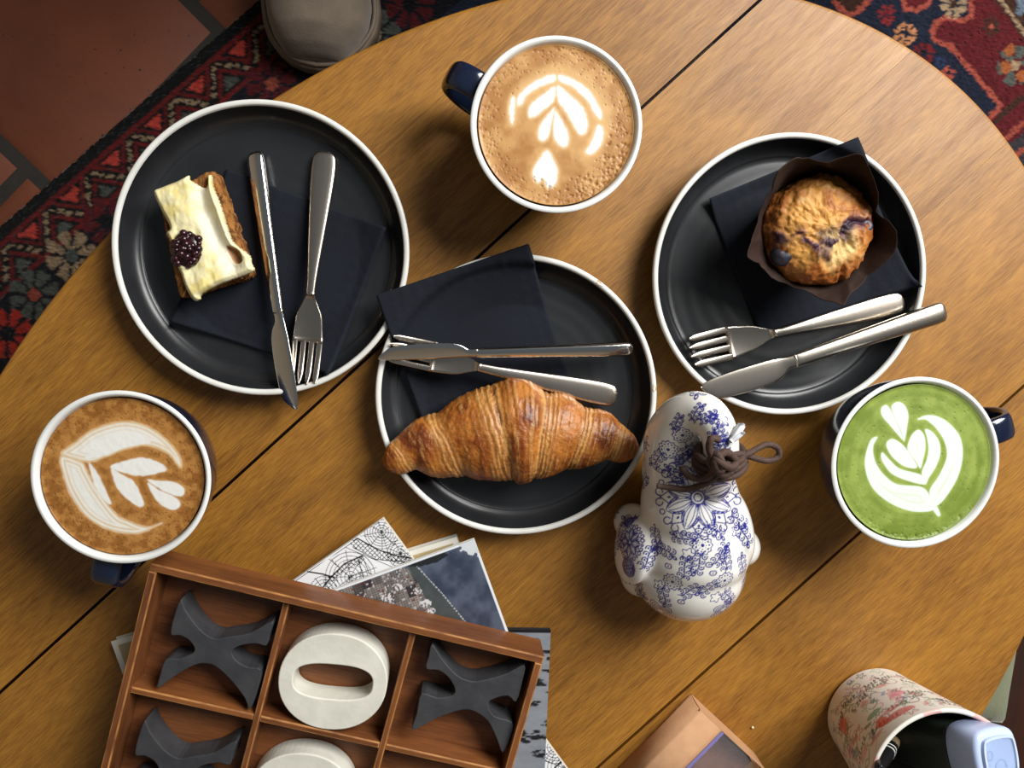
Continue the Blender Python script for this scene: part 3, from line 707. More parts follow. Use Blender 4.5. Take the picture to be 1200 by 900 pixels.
# ------------------------------------------------------------------ croissant
def croissant():
    zt = np.array([(60, 372), (75, 335), (100, 300), (200, 215), (300, 180), (340, 150), (440, 105), (520, 62), (590, 45), (680, 58), (760, 105), (850, 120), (920, 170), (1020, 195), (1080, 255), (1120, 290), (1134, 325)], float)
    zb = np.array([(60, 390), (80, 420), (130, 440), (200, 430), (260, 460), (380, 460), (430, 472), (520, 478), (640, 492), (720, 472), (800, 450), (900, 430), (1000, 396), (1060, 402), (1110, 385), (1134, 345)], float)
    sc = (CAM_H-.028)/F/np.sqrt(1)*1.0/3.53
    cx, cy = 600, 270
    nu, nv = 300, 150
    u = np.linspace(0, 1, nu); xs = 60+(1134-60)*(.5-.5*np.cos(u*PI))*.35+(1134-60)*u*.65
    yt = np.interp(xs, zt[:, 0], zt[:, 1]); yb = np.interp(xs, zb[:, 0], zb[:, 1])
    for _ in range(3):
        yt = np.convolve(np.pad(yt, 2, 'edge'), np.ones(5)/5, 'valid'); yb = np.convolve(np.pad(yb, 2, 'edge'), np.ones(5)/5, 'valid')
    endf = np.clip(np.minimum(u, 1-u)/.035, 0, 1); endf = np.sqrt(endf*(2-endf))
    yc = (yt+yb)/2; ry = (yb-yt)/2*np.maximum(endf, .02)
    a = np.linspace(0, 2*PI, nv, endpoint=False)
    ca = np.cos(a); sa = np.sin(a)
    Xp = np.repeat(xs[:, None], nv, 1); Yp = yc[:, None]+ry[:, None]*ca
    ht = ry*.86; 
    Zp = ht[:, None]*np.where(sa > 0, np.abs(sa)**.85, -.55*np.abs(sa)**.6)
    # folds: boundary lines from the back (top of the view) to the front
    bd = np.array([(20, 60, 300, 450), (110, 205, 300, 430), (290, 415, 185, 450), (515, 606, 70, 480), (742, 692, 100, 460), (905, 832, 165, 430), (1050, 1000, 230, 395), (1160, 1130, 300, 380)], float)
    w = np.clip((Yp-yt[:, None])/(yb-yt+1e-6)[:, None], 0, 1)
    B = bd[:, 0][:, None, None]*(1-w)+bd[:, 1][:, None, None]*w
    seg = np.zeros(Xp.shape); fr = np.zeros(Xp.shape); dist = np.full(Xp.shape, 1e9); side = np.zeros(Xp.shape)
    for i in range(len(bd)-1):
        m = (Xp >= B[i]) & (Xp < B[i+1]); seg[m] = i; fr[m] = ((Xp-B[i])/(B[i+1]-B[i]))[m]
    # overlap towards the middle segment (3): left segments tuck in on their right side and vice versa
    left = seg < 3; mid = seg == 3
    f = np.where(left, 1-fr, fr)            # 0 next to the inner neighbour
    f = np.where(mid, np.minimum(fr, 1-fr)*2, f)
    wid = np.zeros(Xp.shape)
    hump = np.where(mid, np.sin(np.clip(f, 0, 1)*PI/2)**.5, (np.sin(np.clip(f*.86+.06, 0, 1)*PI)**.7))
    P0 = np.stack([Xp, Yp, Zp], -1)*.0017
    nz = fbm(P0, 6.0, 4, 3)-.5; nzf = fbm(P0*np.array([1, .3, 1]), 26, 4, 9)-.5
    strat_zone = np.where(mid, 0, sst(.42, .16, f+.25*nz))             # pale layered edge near the inner neighbour
    strat_zone = np.maximum(strat_zone, np.where(mid, sst(.30, .08, f), 0))
    fib = fbm(np.stack([f*np.where(mid, 9, 22)*.1+seg, w*.35, seg*3.1], -1), 10, 4, 31)-.5
    lines = np.sin(f*np.where(mid, 24, 55)+nz*9+fib*5+seg*2.0)
    k = 1+.12*(hump-.75)+.013*lines*strat_zone*(.4+1.2*vn(P0, 9, 2))+.06*nz+.05*nzf*(1-.5*strat_zone)+.03*fib
    k = k*(1+.012*np.sin(Xp*.02)); k = 1+(k-1)*np.clip(endf*1.2, 0, 1)[:, None]
    Yp2 = yc[:, None]+(Yp-yc[:, None])*k; Zp2 = Zp*np.where(Zp > 0, k, 1)
    pxx = (Xp-cx)*sc; pyy = -(Yp2-cy)*sc; pz = Zp2*sc
    base = .0145+.014*np.abs(2*u-1)**2.2
    pz = pz+base[:, None]+.55*ht[:, None]*sc*np.abs(0)+ (.004)
    bake = sst(.30, .75, hump)*(1-strat_zone)*sst(-.16, .20, nz+.02+.10*sa+.6*nzf+.4*fib)
    pale = lin((214, 158, 88)); brown = lin((150, 78, 24)); dark = lin((104, 44, 14)); gold = lin((188, 116, 44))
    C = mix(np.broadcast_to(gold, Xp.shape+(3,)), np.broadcast_to(brown, Xp.shape+(3,)), np.clip(bake*1.1, 0, 1))
    C = mix(C, dark, np.clip(bake*sst(.0, .22, nz+.4*nzf)*.9, 0, 1))
    C = mix(C, mix(np.broadcast_to(pale, Xp.shape+(3,)), np.broadcast_to(lin((150, 84, 30)), Xp.shape+(3,)), .5-.5*lines), strat_zone*.85)
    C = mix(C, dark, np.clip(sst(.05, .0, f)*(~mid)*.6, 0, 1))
    tip = sst(.10, .0, np.minimum(u, 1-u))[:, None]*np.ones_like(Xp); C = mix(C, brown, tip*.5)
    C = mix(C, pale, np.clip(sst(.06, .22, fib+.5*nzf)*.55, 0, 1)); C = C*(.56+.56*fbm(P0, 40, 4, 21))[..., None]
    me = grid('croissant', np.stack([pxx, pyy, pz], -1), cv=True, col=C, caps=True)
    M = mat('baked_crust', vc=True, rough=.42, spec=.45, coat=.14, coat_r=.25, bump=(320, .7, .0016))
    w0 = W(430+cx/3.53, 430+cy/3.53, .028)
    o = link('croissant', me, M); o.location = (w0[0], w0[1], T)
    return setp(o, 'golden brown layered croissant on the chipped plate', 'croissant')
croissant()

# ------------------------------------------------------------------ muffin in a paper case
mw = W(957, 270, .052)
muff = thing('muffin', 'blueberry muffin in a dark brown tulip paper case', 'muffin', (mw[0], mw[1], T+PF+.0022), 0)
def muffin():
    pxm = (CAM_H-.062)/F
    nu, nv = 110, 220
    t = np.linspace(0, 1, nu); th = np.linspace(0, 2*PI, nv, endpoint=False)
    # profile: from base centre up the side and over the dome
    prof = crom([(.0001, .001), (.020, .001), (.0275, .002), (.031, .015), (.0345, .032), (.0385, .041), (.0385, .047), (.034, .0555), (.024, .0615), (.012, .0645), (.0001, .0655)], 16)
    idx = np.linspace(0, len(prof)-1, nu); pr = np.stack([np.interp(idx, np.arange(len(prof)), prof[:, i]) for i in (0, 1)], 1)
    d = np.stack([np.outer(pr[:, 0], np.cos(th)), np.outer(pr[:, 0], np.sin(th)), np.repeat(pr[:, 1:2], nv, 1)], -1)
    q = d*1.0; topw = sst(.036, .046, pr[:, 1])[:, None]
    n1 = fbm(q, 55, 4, 3)-.5; n2 = fbm(q, 160, 4, 8)-.5
    X = d[..., 0]; Y = d[..., 1]
    crack = line_d(crom([(-.034, -.004), (-.02, -.006), (-.012, -.012), (-.004, -.008), (.004, -.010), (.010, -.002), (.020, .004), (.030, .006)], 6), X+.003*n1*4, Y+.003*n2*4)
    crack2 = line_d(crom([(.010, -.002), (.016, -.012), (.014, -.024), (.016, -.034)], 6), X+.008*n1, Y+.006*n2)
    crack3 = line_d(crom([(-.014, .012), (-.010, .004), (-.013, -.006)], 6), X+.008*n1, Y+.006*n2)
    cr = np.minimum(crack, crack2*1.4); cr = np.minimum(cr, crack3*1.8)
    n3 = fbm(q, 420, 3, 14)-.5
    disp = topw*(.0055*n1+.0052*n2+.0022*n3-.0026*np.exp(-(cr/.0026)**2)*sst(-.1, .1, n1))
    nrm = d-np.array([0, 0, .03]); nrm /= np.linalg.norm(nrm, axis=-1)[..., None]+1e-9
    d2 = d+nrm*disp[..., None]
    gold = lin((206, 148, 72)); brown = lin((160, 92, 34)); pale = lin((222, 190, 128)); purp = lin((64, 24, 52)); dk = lin((34, 14, 28))
    f = np.stack
    C = mix(np.broadcast_to(gold, X.shape+(3,)), np.broadcast_to(brown, X.shape+(3,)), sst(-.12, .12, n1+.6*n2+.04))
    C = mix(C, pale, sst(.012, .002, np.hypot(X-.008, Y+.012)-.006+.02*n2)*.75)
    C = mix(C, pale, sst(.10, .22, n2)*.5)
    rr = np.hypot(X, Y); C = mix(C, lin((138, 74, 26)), sst(.024, .038, rr)*.8)
    st = np.exp(-(crack/.0042)**2)*sst(-.26, .0, n1+.8*n2+.03); C = mix(C, purp, np.clip(st*1.25, 0, .95)); C = mix(C, dk, np.clip(np.exp(-(crack/.0020)**2)*sst(-.12, .08, n2+n1), 0, .9))
    for bx, by, br in ((-.031, -.009, .006), (-.006, -.004, .004), (.001, -.003, .0035), (.013, .001, .004), (.012, -.008, .003), (.001, -.022, .003), (-.003, -.018, .0025)):
        C = mix(C, dk if br > .0034 else purp, np.exp(-(np.hypot(X-bx, Y-by)/(br*(1+n2)))**2)*.85)
    C = mix(C, lin((190, 140, 78)), (1-topw)*np.ones_like(X))
    return grid('crumb', d2, cv=True, col=C)
crb = link('crumb', muffin(), mat('muffin_crust', vc=True, rough=.55, spec=.35, bump=(420, .6, .0010)), muff)
M_BERRY = mat('blueberry_skin', s3(30, 28, 40), .45, noise=(300, .6, s3(66, 68, 82)))
for bx, by, bz, br in ((-.0262, -.0170, .0495, .0090), (.0295, .0015, .0540, .0058)):
    a = np.linspace(0, PI, 14); prof = [(max(br*math.sin(x), .00005), -br*math.cos(x)*.92-(.0016*math.exp(-((x-PI)/.35)**2))) for x in a]
    b = link('blueberry', lathe('blueberry', prof, 24), M_BERRY, crb); b.location = (bx, by, bz); b.rotation_euler = (-.25, .2*np.sign(bx), 0)
def case():
    pol = [(123.7, 84), (96.6, 87), (80, 80), (61.5, 104), (40, 91), (27, 80), (16, 72), (8, 84), (0, 93), (-17.8, 94), (-41.6, 80), (-60, 84), (-69, 95), (-76, 87), (-95, 74), (-122.7, 74), (-147.6, 79), (-159, 88), (-170, 76), (-187, 72), (-205, 68.6), (-222, 72)]
    hh = [(123.7, .079), (96.6, .074), (61.5, .086), (30, .074), (16, .060), (0, .066), (-17.8, .060), (-41.6, .052), (-69, .064), (-95, .050), (-122.7, .048), (-147.6, .052), (-159, .062), (-187, .060), (-222, .066)]
    nth = 220; th = np.linspace(0, 360, nth, endpoint=False)
    def per(tab):
        x = np.array([p[0] % 360 for p in tab]); y = np.array([p[1] for p in tab]); o = np.argsort(x); x = x[o]; y = y[o]
        return np.interp(th, np.r_[x-360, x, x+360], np.r_[y, y, y])
    H = per(hh); Rp = per(pol)
    TG = np.array([W(957+r_*math.cos(math.radians(t_)), 270-r_*math.sin(math.radians(t_)), PF+.0008+h_)[:2]-mw[:2] for r_, t_, h_ in zip(Rp, th, H)])
    # the tips lean away from the camera axis: pull their outline back by the parallax of their height
    nt = 46; t = np.linspace(0, 1, nt)
    a = np.radians(th)
    wr = np.stack([np.cos(a)*.4, np.sin(a)*.4, 0*a], -1)
    P = np.zeros((nt, nth, 3))
    for i, s in enumerate(t):
        if s < .12: r = .0283*s/.12*np.ones(nth); z = np.zeros(nth)
        elif s < .62:
            k = (s-.12)/.5; r = (.0290+.0112*k)*np.ones(nth)+.0007*np.sin(a*22)*k; z = .045*k*np.ones(nth)
        else:
            k = (s-.62)/.38; r0_ = .0402; z = .045+(H-.045)*k
            B0 = np.stack([np.cos(a), np.sin(a)], 1)*r0_; Q = B0+(TG-B0)*(k**1.15); Q += B0/r0_*(.0012*np.sin(a*9+3*k)*k*(1-.4*k))[:, None]
            P[i] = np.c_[Q, z]; continue
        P[i] = np.stack([r*np.cos(a), r*np.sin(a), z], -1)
    P += (fbm(P, 60, 3, 4)-.5)[..., None]*np.array([.0055, .0055, .004])*t[:, None, None]**1.5
    inn = P.copy(); c = P*np.array([1, 1, 0]); l = np.linalg.norm(c, axis=-1, keepdims=True)+1e-9
    inn = P-c/l*.0004+np.array([0, 0, .0003])
    PP = np.concatenate([P, inn[::-1]])
    return grid('paper_case', PP, cv=True)
M_PAPER = mat('brown_baking_paper', s3(44, 26, 18), .75, spec=.25, noise=(60, .5, s3(34, 19, 13)), bump=(220, .35, .001))
cse = link('paper_case', case(), M_PAPER, muff); cse.location = (0, 0, -.0014)

# ------------------------------------------------------------------ iced cake slice
def cake():
    H = .026
    kx = [(181, 226), (207, 350), (292, 322), (248, 197)]          # top corners in the photograph: far left, near left, near right, far right
    c = [W(x, y, PF+H) for x, y in kx]
    o0 = W(238, 272, PF+H)
    root = thing('cake_slice', 'slice of brown cake with pale yellow icing and dark jam', 'cake', (o0[0], o0[1], T+PF+.0022), 0)
    Q = [np.array([p[0]-o0[0], p[1]-o0[1]]) for p in c]
    poly = []
    for i in range(4):
        a, b = Q[i], Q[(i+1) % 4]
        for k in range(44): poly.append(a+(b-a)*k/44)
    poly = np.array(poly)
    for _ in range(8): poly = (np.roll(poly, 1, 0)+poly*2+np.roll(poly, -1, 0))/4
    if poly_area(poly) < 0: poly = poly[::-1]
    n = len(poly)
    # sponge body
    zs = np.linspace(0, H-.0065, 34); L = []
    cen = np.array([.0012, 0]); pol2 = cen+(poly-cen)*np.array([.965, .985])
    for z in zs: L.append(np.c_[pol2*(1.0+.012*math.sin(z*150)), np.full(n, z)])
    for k in np.linspace(.96, .02, 14): L.append(np.c_[pol2*k, np.full(n, H-.0060)])
    P = np.array(L); nz = fbm(P, 160, 4, 2)-.5; nf = fbm(P, 700, 3, 3)-.5
    rad = P.copy(); rad[..., 2] = 0; rad /= np.linalg.norm(rad, axis=-1, keepdims=True)+1e-9
    P = P+rad*(.0034*nz+.0034*nf)[..., None]+np.array([0, 0, 1])*(.0016*nf*(P[..., 2] > H-.0062))[..., None]
    C = mix(np.broadcast_to(lin((158, 104, 52)), nz.shape+(3,)), np.broadcast_to(lin((92, 52, 22)), nz.shape+(3,)), sst(-.12, .12, nz+.6*nf))
    C = mix(C, lin((186, 134, 76)), sst(.06, .2, nf)*.6)
    link('sponge', grid('sponge', P, cv=True, col=C, caps=True), mat('cake_crumb', vc=True, rough=.85, spec=.2, bump=(600, .8, .0012)), root)
    # icing: outline pulled back at the far right corner and along the right side
    zp = lambda pts: np.array([W(170+x/5, 180+y/5, PF+H)[:2]-o0[:2] for x, y in pts])
    ice = zp([(46, 225), (90, 195), (180, 160), (250, 125), (262, 150), (300, 175), (345, 200), (365, 175), (370, 125), (392, 128), (400, 190), (440, 290), (480, 420), (520, 520), (610, 590), (622, 640), (635, 690), (520, 735), (420, 775), (330, 828), (322, 855), (280, 860), (235, 790), (205, 700), (175, 640), (150, 530), (120, 465), (140, 430), (90, 330)])
    ice = crom(ice, 5, True); ice = ice if poly_area(ice) > 0 else ice[::-1]
    g = .0008
    lo = ice.min(0)-.003; hi = ice.max(0)+.003
    gx, gy = np.meshgrid(np.arange(lo[0], hi[0], g), np.arange(lo[1], hi[1], g), indexing='ij')
    sd = poly_sd(ice, gx, gy); p3 = np.stack([gx, gy, 0*gx], -1)
    hole = zp([(480, 545), (530, 560), (560, 590), (565, 630), (530, 640), (500, 600)]); sdh = poly_sd(crom(hole, 4, True), gx, gy)
    th = .0066*np.sqrt(np.clip(-sd/.003, 0, 1))
    ridge = line_d(zp([(380, 140), (410, 260), (460, 400), (500, 500), (600, 590)]), gx, gy)
    dip = line_d(zp([(330, 230), (350, 330), (420, 470), (450, 540), (520, 660)]), gx, gy)
    th = th*(1-.75*np.exp(-(dip/.0055)**2))+.0020*np.exp(-(ridge/.0022)**2)*(sd < 0)
    th = np.maximum(th, .0016*sst(.0, -.0012, sd))
    th = th+(sd < -.001)*(.0040*(fbm(p3*np.array([1, .55, 1]), 120, 5, 6)-.45))
    th = th*sst(-.0006, .0012, sdh)
    z = H-.0058+th
    gxx, gyy = np.gradient(sd, g); gl = np.hypot(gxx, gyy)+1e-9
    keep = sd < g*.5; mv = keep & (sd > -g*.55); z = np.where(mv, H-.0042, z); gx = gx-np.where(mv, sd*gxx/gl, 0); gy = gy-np.where(mv, sd*gyy/gl, 0)
    idx = -np.ones(gx.shape, int); idx[keep] = np.arange(keep.sum())
    a, b, c2, d = idx[:-1, :-1], idx[1:, :-1], idx[1:, 1:], idx[:-1, 1:]
    ok = (a >= 0) & (b >= 0) & (c2 >= 0) & (d >= 0)
    fq = np.stack([a[ok], b[ok], c2[ok], d[ok]], 1)
    V = np.stack([gx[keep], gy[keep], z[keep]], 1)
    thin = sst(.0024, .0006, th)
    Cc = mix(np.broadcast_to(lin((234, 224, 176)), gx.shape+(3,)), np.broadcast_to(lin((230, 212, 140)), gx.shape+(3,)), sst(.45, .75, fbm(p3, 130, 3, 4)))
    Cc = mix(Cc, lin((226, 220, 204)), np.exp(-(dip/.007)**2)*.75)
    Cc = mix(Cc, lin((176, 116, 54)), sst(.0012, .0002, sdh)*.9)
    me = mesh('icing', V, fq, Cc[keep])
    o = link('icing', me, mat('butter_icing', vc=True, rough=.5, spec=.35, sss=.1, bump=(200, .3, .0008)), root)
    sol = o.modifiers.new('body', 'SOLIDIFY'); sol.thickness = .0016; sol.offset = -1
    # jam: a dark berry made of drupelets
    jc = W(218.5, 292, PF+H+.004)[:2]-o0[:2]
    rg = np.random.default_rng(4); blobs = []
    for k in range(46):
        x, y = rg.uniform(-1, 1, 2)
        if abs(x)**3+abs(y)**3 > 1: continue
        r = rg.uniform(.0018, .0030); zz = .0052*math.sqrt(max(0, 1-.75*(x*x+y*y)))
        a = np.linspace(0, PI, 8); me = lathe('d', [(max(r*math.sin(t), .00003), -r*math.cos(t)) for t in a], 10)
        me.transform(Matrix.Translation((x*.0094*1.02+y*.0012, y*.0115, zz))); blobs.append(me)
    a = np.linspace(0, PI, 12); me = lathe('d', [(max(math.sin(t), .003), -math.cos(t)) for t in a], 24); me.transform(Matrix.Translation((0, 0, .001)) @ Matrix.Diagonal((.0105, .0128, .0048, 1))); blobs.append(me)
    j = link('jam', join('jam', blobs), mat('dark_berry_jam', s3(30, 8, 17), .26, spec=.45, coat=.2, coat_r=.15, noise=(250, .7, s3(60, 12, 26))), root)
    j.location = (jc[0], jc[1], H-.0005)
cake()
# ------------------------------------------------------------------ blue and white ceramic elephant
def elephant():
    base = W(812, 648, .0); o0 = np.array([base[0], base[1], T])
    L = lambda px, py, h: W(px, py, h)-o0
    prims = []
    def ell(px, py, h, sx, sy, sz, rz=0, ry=0, rx=0):
        a = np.linspace(0, PI, 20); me = lathe('e', [(max(math.sin(t), .002), -math.cos(t)) for t in a], 32)
        c = L(px, py, h)
        me.transform(Matrix.Translation(c) @ Matrix.Rotation(rz, 4, 'Z') @ Matrix.Rotation(ry, 4, 'Y') @ Matrix.Rotation(rx, 4, 'X') @ Matrix.Diagonal((sx, sy, sz, 1))); prims.append(me)
    ell(806, 664, .038, .0425, .0400, .0400)            # body
    ell(808, 640, .034, .040, .040, .034)
    ell(808, 590, .050, .0355, .042, .038)               # head
    ell(802, 552, .048, .0310, .034, .030)
    ell(811, 628, .046, .0390, .032, .042); ell(812, 645, .046, .0410, .032, .040)
    ell(816, 615, .072, .022, .022, .016)               # brow
    ell(868, 615, .058, .0085, .026, .022, .25, -.25)   # ear on the right
    ell(872, 636, .050, .0075, .016, .014, .1, -.3)
    ell(741, 645, .046, .0080, .026, .024, -.15, .30)   # ear on the left
    ell(742, 612, .018, .0155, .015, .018)              # feet
    ell(868, 640, .018, .015, .016, .018)
    ell(750, 672, .018, .016, .018, .018)
    ell(805, 560, .018, .024, .020, .018)
    tr = [L(797, 548, .058), L(790, 516, .066), L(800, 492, .080), L(820, 483, .094), L(838, 496, .104), L(845, 522, .103), L(843, 548, .095), L(840, 566, .087)]
    prims.append(tube('t', tr, [.025, .0215, .0175, .0142, .0126, .0120, .0118, .0110], 20, 5))
    ell(840, 566, .087, .0118, .0118, .0115)
    ell(770, 527, .060, .0045, .0045, .0045)            # tusk nub
    tmp = bpy.data.objects.new('tmp', join('tmp', prims)); COL.objects.link(tmp)
    r = tmp.modifiers.new('r', 'REMESH'); r.mode = 'VOXEL'; r.voxel_size = .0013; r.use_smooth_shade = True
    s = tmp.modifiers.new('s', 'SMOOTH'); s.iterations = 36; s.factor = .8
    q = tmp.modifiers.new('q', 'SUBSURF'); q.subdivision_type = 'SIMPLE'; q.levels = 1; q.render_levels = 1
    dg = bpy.context.evaluated_depsgraph_get(); dg.update()
    me = bpy.data.meshes.new_from_object(tmp.evaluated_get(dg)); bpy.data.objects.remove(tmp)
    me.name = 'glazed_body'
    V = np.empty(len(me.vertices)*3); me.vertices.foreach_get('co', V); V = V.reshape(-1, 3)
    V[:, 2] = np.maximum(V[:, 2], .0); me.vertices.foreach_set('co', V.ravel()); me.update()
    N = np.empty(len(V)*3); me.vertices.foreach_get('normal', N); N = N.reshape(-1, 3)
    pix, dep = PX(V+o0)
    C = np.tile(lin((232, 230, 223)), (len(V), 1))
    INK = lin((38, 40, 128))
    def place(px, py, R, fn, rot=0.0, vert=None):
        if vert is None:
            d = np.hypot(pix[:, 0]-px, pix[:, 1]-py); m = np.where(d < 3.0)[0]
            if len(m) == 0: return
            vert = m[np.argmin(dep[m])]
        c = V[vert]; n = N[vert]; u = np.array([1.0, 0, 0])-n*n[0]
        if np.linalg.norm(u) < .2: u = np.array([0, 1.0, 0])-n*n[1]
        u /= np.linalg.norm(u); w = np.cross(n, u)
        d = V-c; sel = np.where((np.einsum('ij,ij->i', d, d) < (1.45*R)**2) & (N@n > .15))[0]
        x = d[sel]@u/R; y = d[sel]@w/R; cr, sr = math.cos(rot), math.sin(rot); x, y = x*cr+y*sr, -x*sr+y*cr
        k = np.clip(fn(x, y, .00043/R), 0, 1)[:, None]
        C[sel] = C[sel]*(1-k)+INK*k
    soft = lambda d, lw: sst(lw*1.5, lw*.5, d)
    def big(x, y, lw, n=8):
        r = np.hypot(x, y); a = np.arctan2(y, x)
        k = np.maximum(soft(np.abs(r-.16), lw*1.3), soft(np.abs(r-.09), lw))
        da = (a/(2*PI)*n % 1-.5)*2*PI/n; lat = r*np.sin(da); ax = r*np.cos(da)
        w = .19*np.sin(np.clip((ax-.14)/.66, 0, 1)*PI)**.75
        inp = (ax > .16) & (ax < .80)
        k = np.maximum(k, soft(np.abs(np.abs(lat)-w), lw*1.2)*inp)
        for q in (.33, .70): k = np.maximum(k, .9*soft(np.abs(np.abs(lat)-w*q), lw*.8)*inp*(ax < .74))
        da2 = ((a/(2*PI)*n+.5) % 1-.5)*2*PI/n; lat2 = r*np.sin(da2); ax2 = r*np.cos(da2)
        dm = np.abs(lat2)/.15+np.abs(ax2-.66)/.22
        k = np.maximum(k, soft(np.abs(dm-1)*.13, lw)); k = np.maximum(k, soft(np.hypot(lat2/.6, ax2-.66)-.03, lw))
        for s in (-1, 1):
            k = np.maximum(k, soft(np.abs(np.hypot(lat2-s*.12, ax2-.90)-.085), lw)*((ax2 > .86) | (s*lat2 > .1)))
        k = np.maximum(k, soft(np.abs(np.hypot(lat, ax-.90)-.06), lw))
        return k
    def small(x, y, lw, n=11):
        r = np.hypot(x, y); a = np.arctan2(y, x)
        k = soft(np.abs(r-(.88+.07*np.cos(n*a))), lw)
        k = np.maximum(k, soft(np.abs(r-.62)-.02, lw)*(np.cos(n*a) > -.1))
        k = np.maximum(k, soft(np.abs(r-.36), lw*.6)*(np.cos(8*a) > 0)); return np.maximum(k, soft(r-.12, lw))
    def blossom(x, y, lw):
        r = np.hypot(x, y); a = np.arctan2(y, x); return soft(np.abs(r-(.72+.18*np.cos(5*a))), lw)
    def heart(x, y, lw):
        r = np.hypot(x, y); a = np.arctan2(x, y); rr = .62+.22*np.cos(2*a)*0+.28*np.abs(np.sin(a))-.12*np.cos(a)
        return np.maximum(soft(np.abs(r-rr), lw), soft(np.hypot(x, y+.1)-.1, lw))
    def sprig(x, y, lw):
        st = np.stack([np.linspace(-1, 1, 20), .18*np.sin(np.linspace(-1, 1, 20)*2.6)], 1)
        k = soft(line_d(st, x, y), lw)
        for i, t in enumerate(np.linspace(-.8, .55, 4)):
            cy = .18*math.sin(t*2.6); s = 1 if i % 2 else -1
            for sg in (s, -s):
                cx, c2 = t+.16, cy+sg*.30
                d = np.hypot(x-cx, y-c2); an = np.arctan2(y-c2, x-cx)
                k = np.maximum(k, soft(np.abs(d-.20), lw)*((an*sg > -2.2) & (an*sg < 2.6)))
                k = np.maximum(k, soft(np.hypot(x-cx, y-c2)-.035, lw))
        d = np.hypot((x-1.05)/1.5, y-.12); return np.maximum(k, soft(np.abs(d-.11), lw))
    def fan(x, y, lw):
        r = np.hypot(x, y); a = np.arctan2(y, x); e = .6+.35*np.abs(np.cos(2.5*a)); k = 0
        for q in (1, .8, .62, .45, .3): k = np.maximum(k, soft(np.abs(r-e*q), lw))
        return k
    mm = .00061
    place(815, 583, 48*mm, big)
    for x, y in [(822, 641), (786, 684), (851, 683), (800, 513), (781, 529)]: place(x, y, 12*mm, small)
    for x, y, rt in [(840, 622, -.9), (847, 652, .7), (800, 633, 2.9), (818, 662, -2.0), (800, 668, 1.2), (806, 695, .5), (776, 700, -1.6), (832, 692, -2.6), (856, 700, -1.2), (852, 660, 1.5), (766, 632, 1.4), (758, 655, .9), (775, 645, -.6), (768, 540, -2.3), (812, 530, -1.0), (866, 608, -.9), (872, 625, -1.3), (748, 690, -1.0), (754, 712, -.6), (790, 560, 2.3), (873, 690, 1.2), (873, 665, 1.6)]: place(x, y, 14.5*mm, sprig, rt)
    for x, y, rt in [(826, 487, 0), (843, 508, -1.2), (850, 526, -1.5), (812, 484, .6), (833, 520, 1.5), (790, 497, .9), (800, 540, .4), (838, 489, -.6)]: place(x, y, 11*mm, sprig, rt)
    for x, y in [(804, 651), (866, 622), (841, 702), (770, 688)]: place(x, y, 8.5*mm, blossom)
    for x, y in [(817, 624), (781, 665), (832, 664), (836, 674), (796, 707), (770, 552), (796, 538)]: place(x, y, 4.2*mm, heart)
    for x, y, R in [(735, 636, 22), (738, 604, 12), (772, 718, 20), (850, 716, 18), (733, 665, 12), (726, 590, 10)]: place(x, y, R*mm, fan if y > 700 else big)
    place(755, 567, 3.6*mm, lambda x, y, lw: np.maximum(soft(np.abs(np.hypot(x, y-.6)-.8), lw*1.8)*(y < .3), soft(np.abs(y-.4*x)-.1, lw)*(x > -.2)))
    rg = np.random.default_rng(3); hid = np.where((N[:, 2] < .15) & (V[:, 2] > .012))[0]
    for k in range(70):
        vtx = rg.choice(hid); fn, R = [(sprig, 17), (small, 11), (sprig, 15), (blossom, 8)][k % 4]; place(0, 0, R*mm, fn, rg.uniform(0, 6), vtx)
    if 'Col' in me.color_attributes: me.color_attributes.remove(me.color_attributes['Col'])
    paint(me, C); me.polygons.foreach_set('use_smooth', [True]*len(me.polygons))
    root = thing('elephant_ornament', 'white ceramic elephant ornament with blue flower print', 'ornament', o0, 0)
    link('glazed_body', me, mat('printed_porcelain', vc=True, rough=.16, spec=.5, coat=.4, coat_r=.06), root)
    # brown cord tied round the trunk
    M_CORD = mat('brown_cord', s3(74, 52, 42), .75, bump=(500, .6, .0012), noise=(220, .6, s3(50, 34, 28)))
    cord = thing('cord', 'brown cord knotted round the trunk of the ceramic elephant', 'cord', o0, 0)
    r = .0023
    axis = (tr[6]-tr[5]); axis /= np.linalg.norm(axis)
    c = (tr[6]+tr[5])*.5; u = np.cross(axis, [0, 0, 1]); u /= np.linalg.norm(u); w = np.cross(axis, u)
    for k, off in enumerate((-.0035, .0005, .0045)):
        a = np.linspace(0, 2*PI, 14, endpoint=False); R = .0150+.0006*k
        pts = [c+axis*(off+.0012*math.sin(t+k))+R*(math.cos(t)*u+math.sin(t)*w) for t in a]
        link('wrap', tube('wrap', pts, r, 10, 4, closed=True), M_CORD, cord)
    kp = lambda *p: [L(*q) for q in p]
    link('loop', tube('loop', kp((846, 545, .118), (862, 540, .112), (880, 530, .108), (898, 521, .104), (911, 525, .102), (912, 535, .101), (900, 540, .102), (885, 537, .105), (868, 532, .110), (852, 535, .117)), r*.92, 10, 6), M_CORD, cord)
    link('knot', tube('knot', kp((832, 528, .116), (842, 540, .123), (856, 548, .120), (862, 540, .115), (850, 530, .120), (838, 542, .122), (846, 556, .116), (858, 552, .113)), r*1.15, 10, 7), M_CORD, cord)
    link('knot', tube('knot', kp((836, 552, .114), (846, 545, .122), (840, 532, .122), (832, 542, .117), (843, 552, .120), (852, 542, .121)), r*1.1, 10, 7), M_CORD, cord)
    link('tail', tube('tail', kp((838, 550, .116), (828, 560, .110), (812, 560, .104), (801, 552, .100), (799, 546, .099)), r, 10, 6), M_CORD, cord)
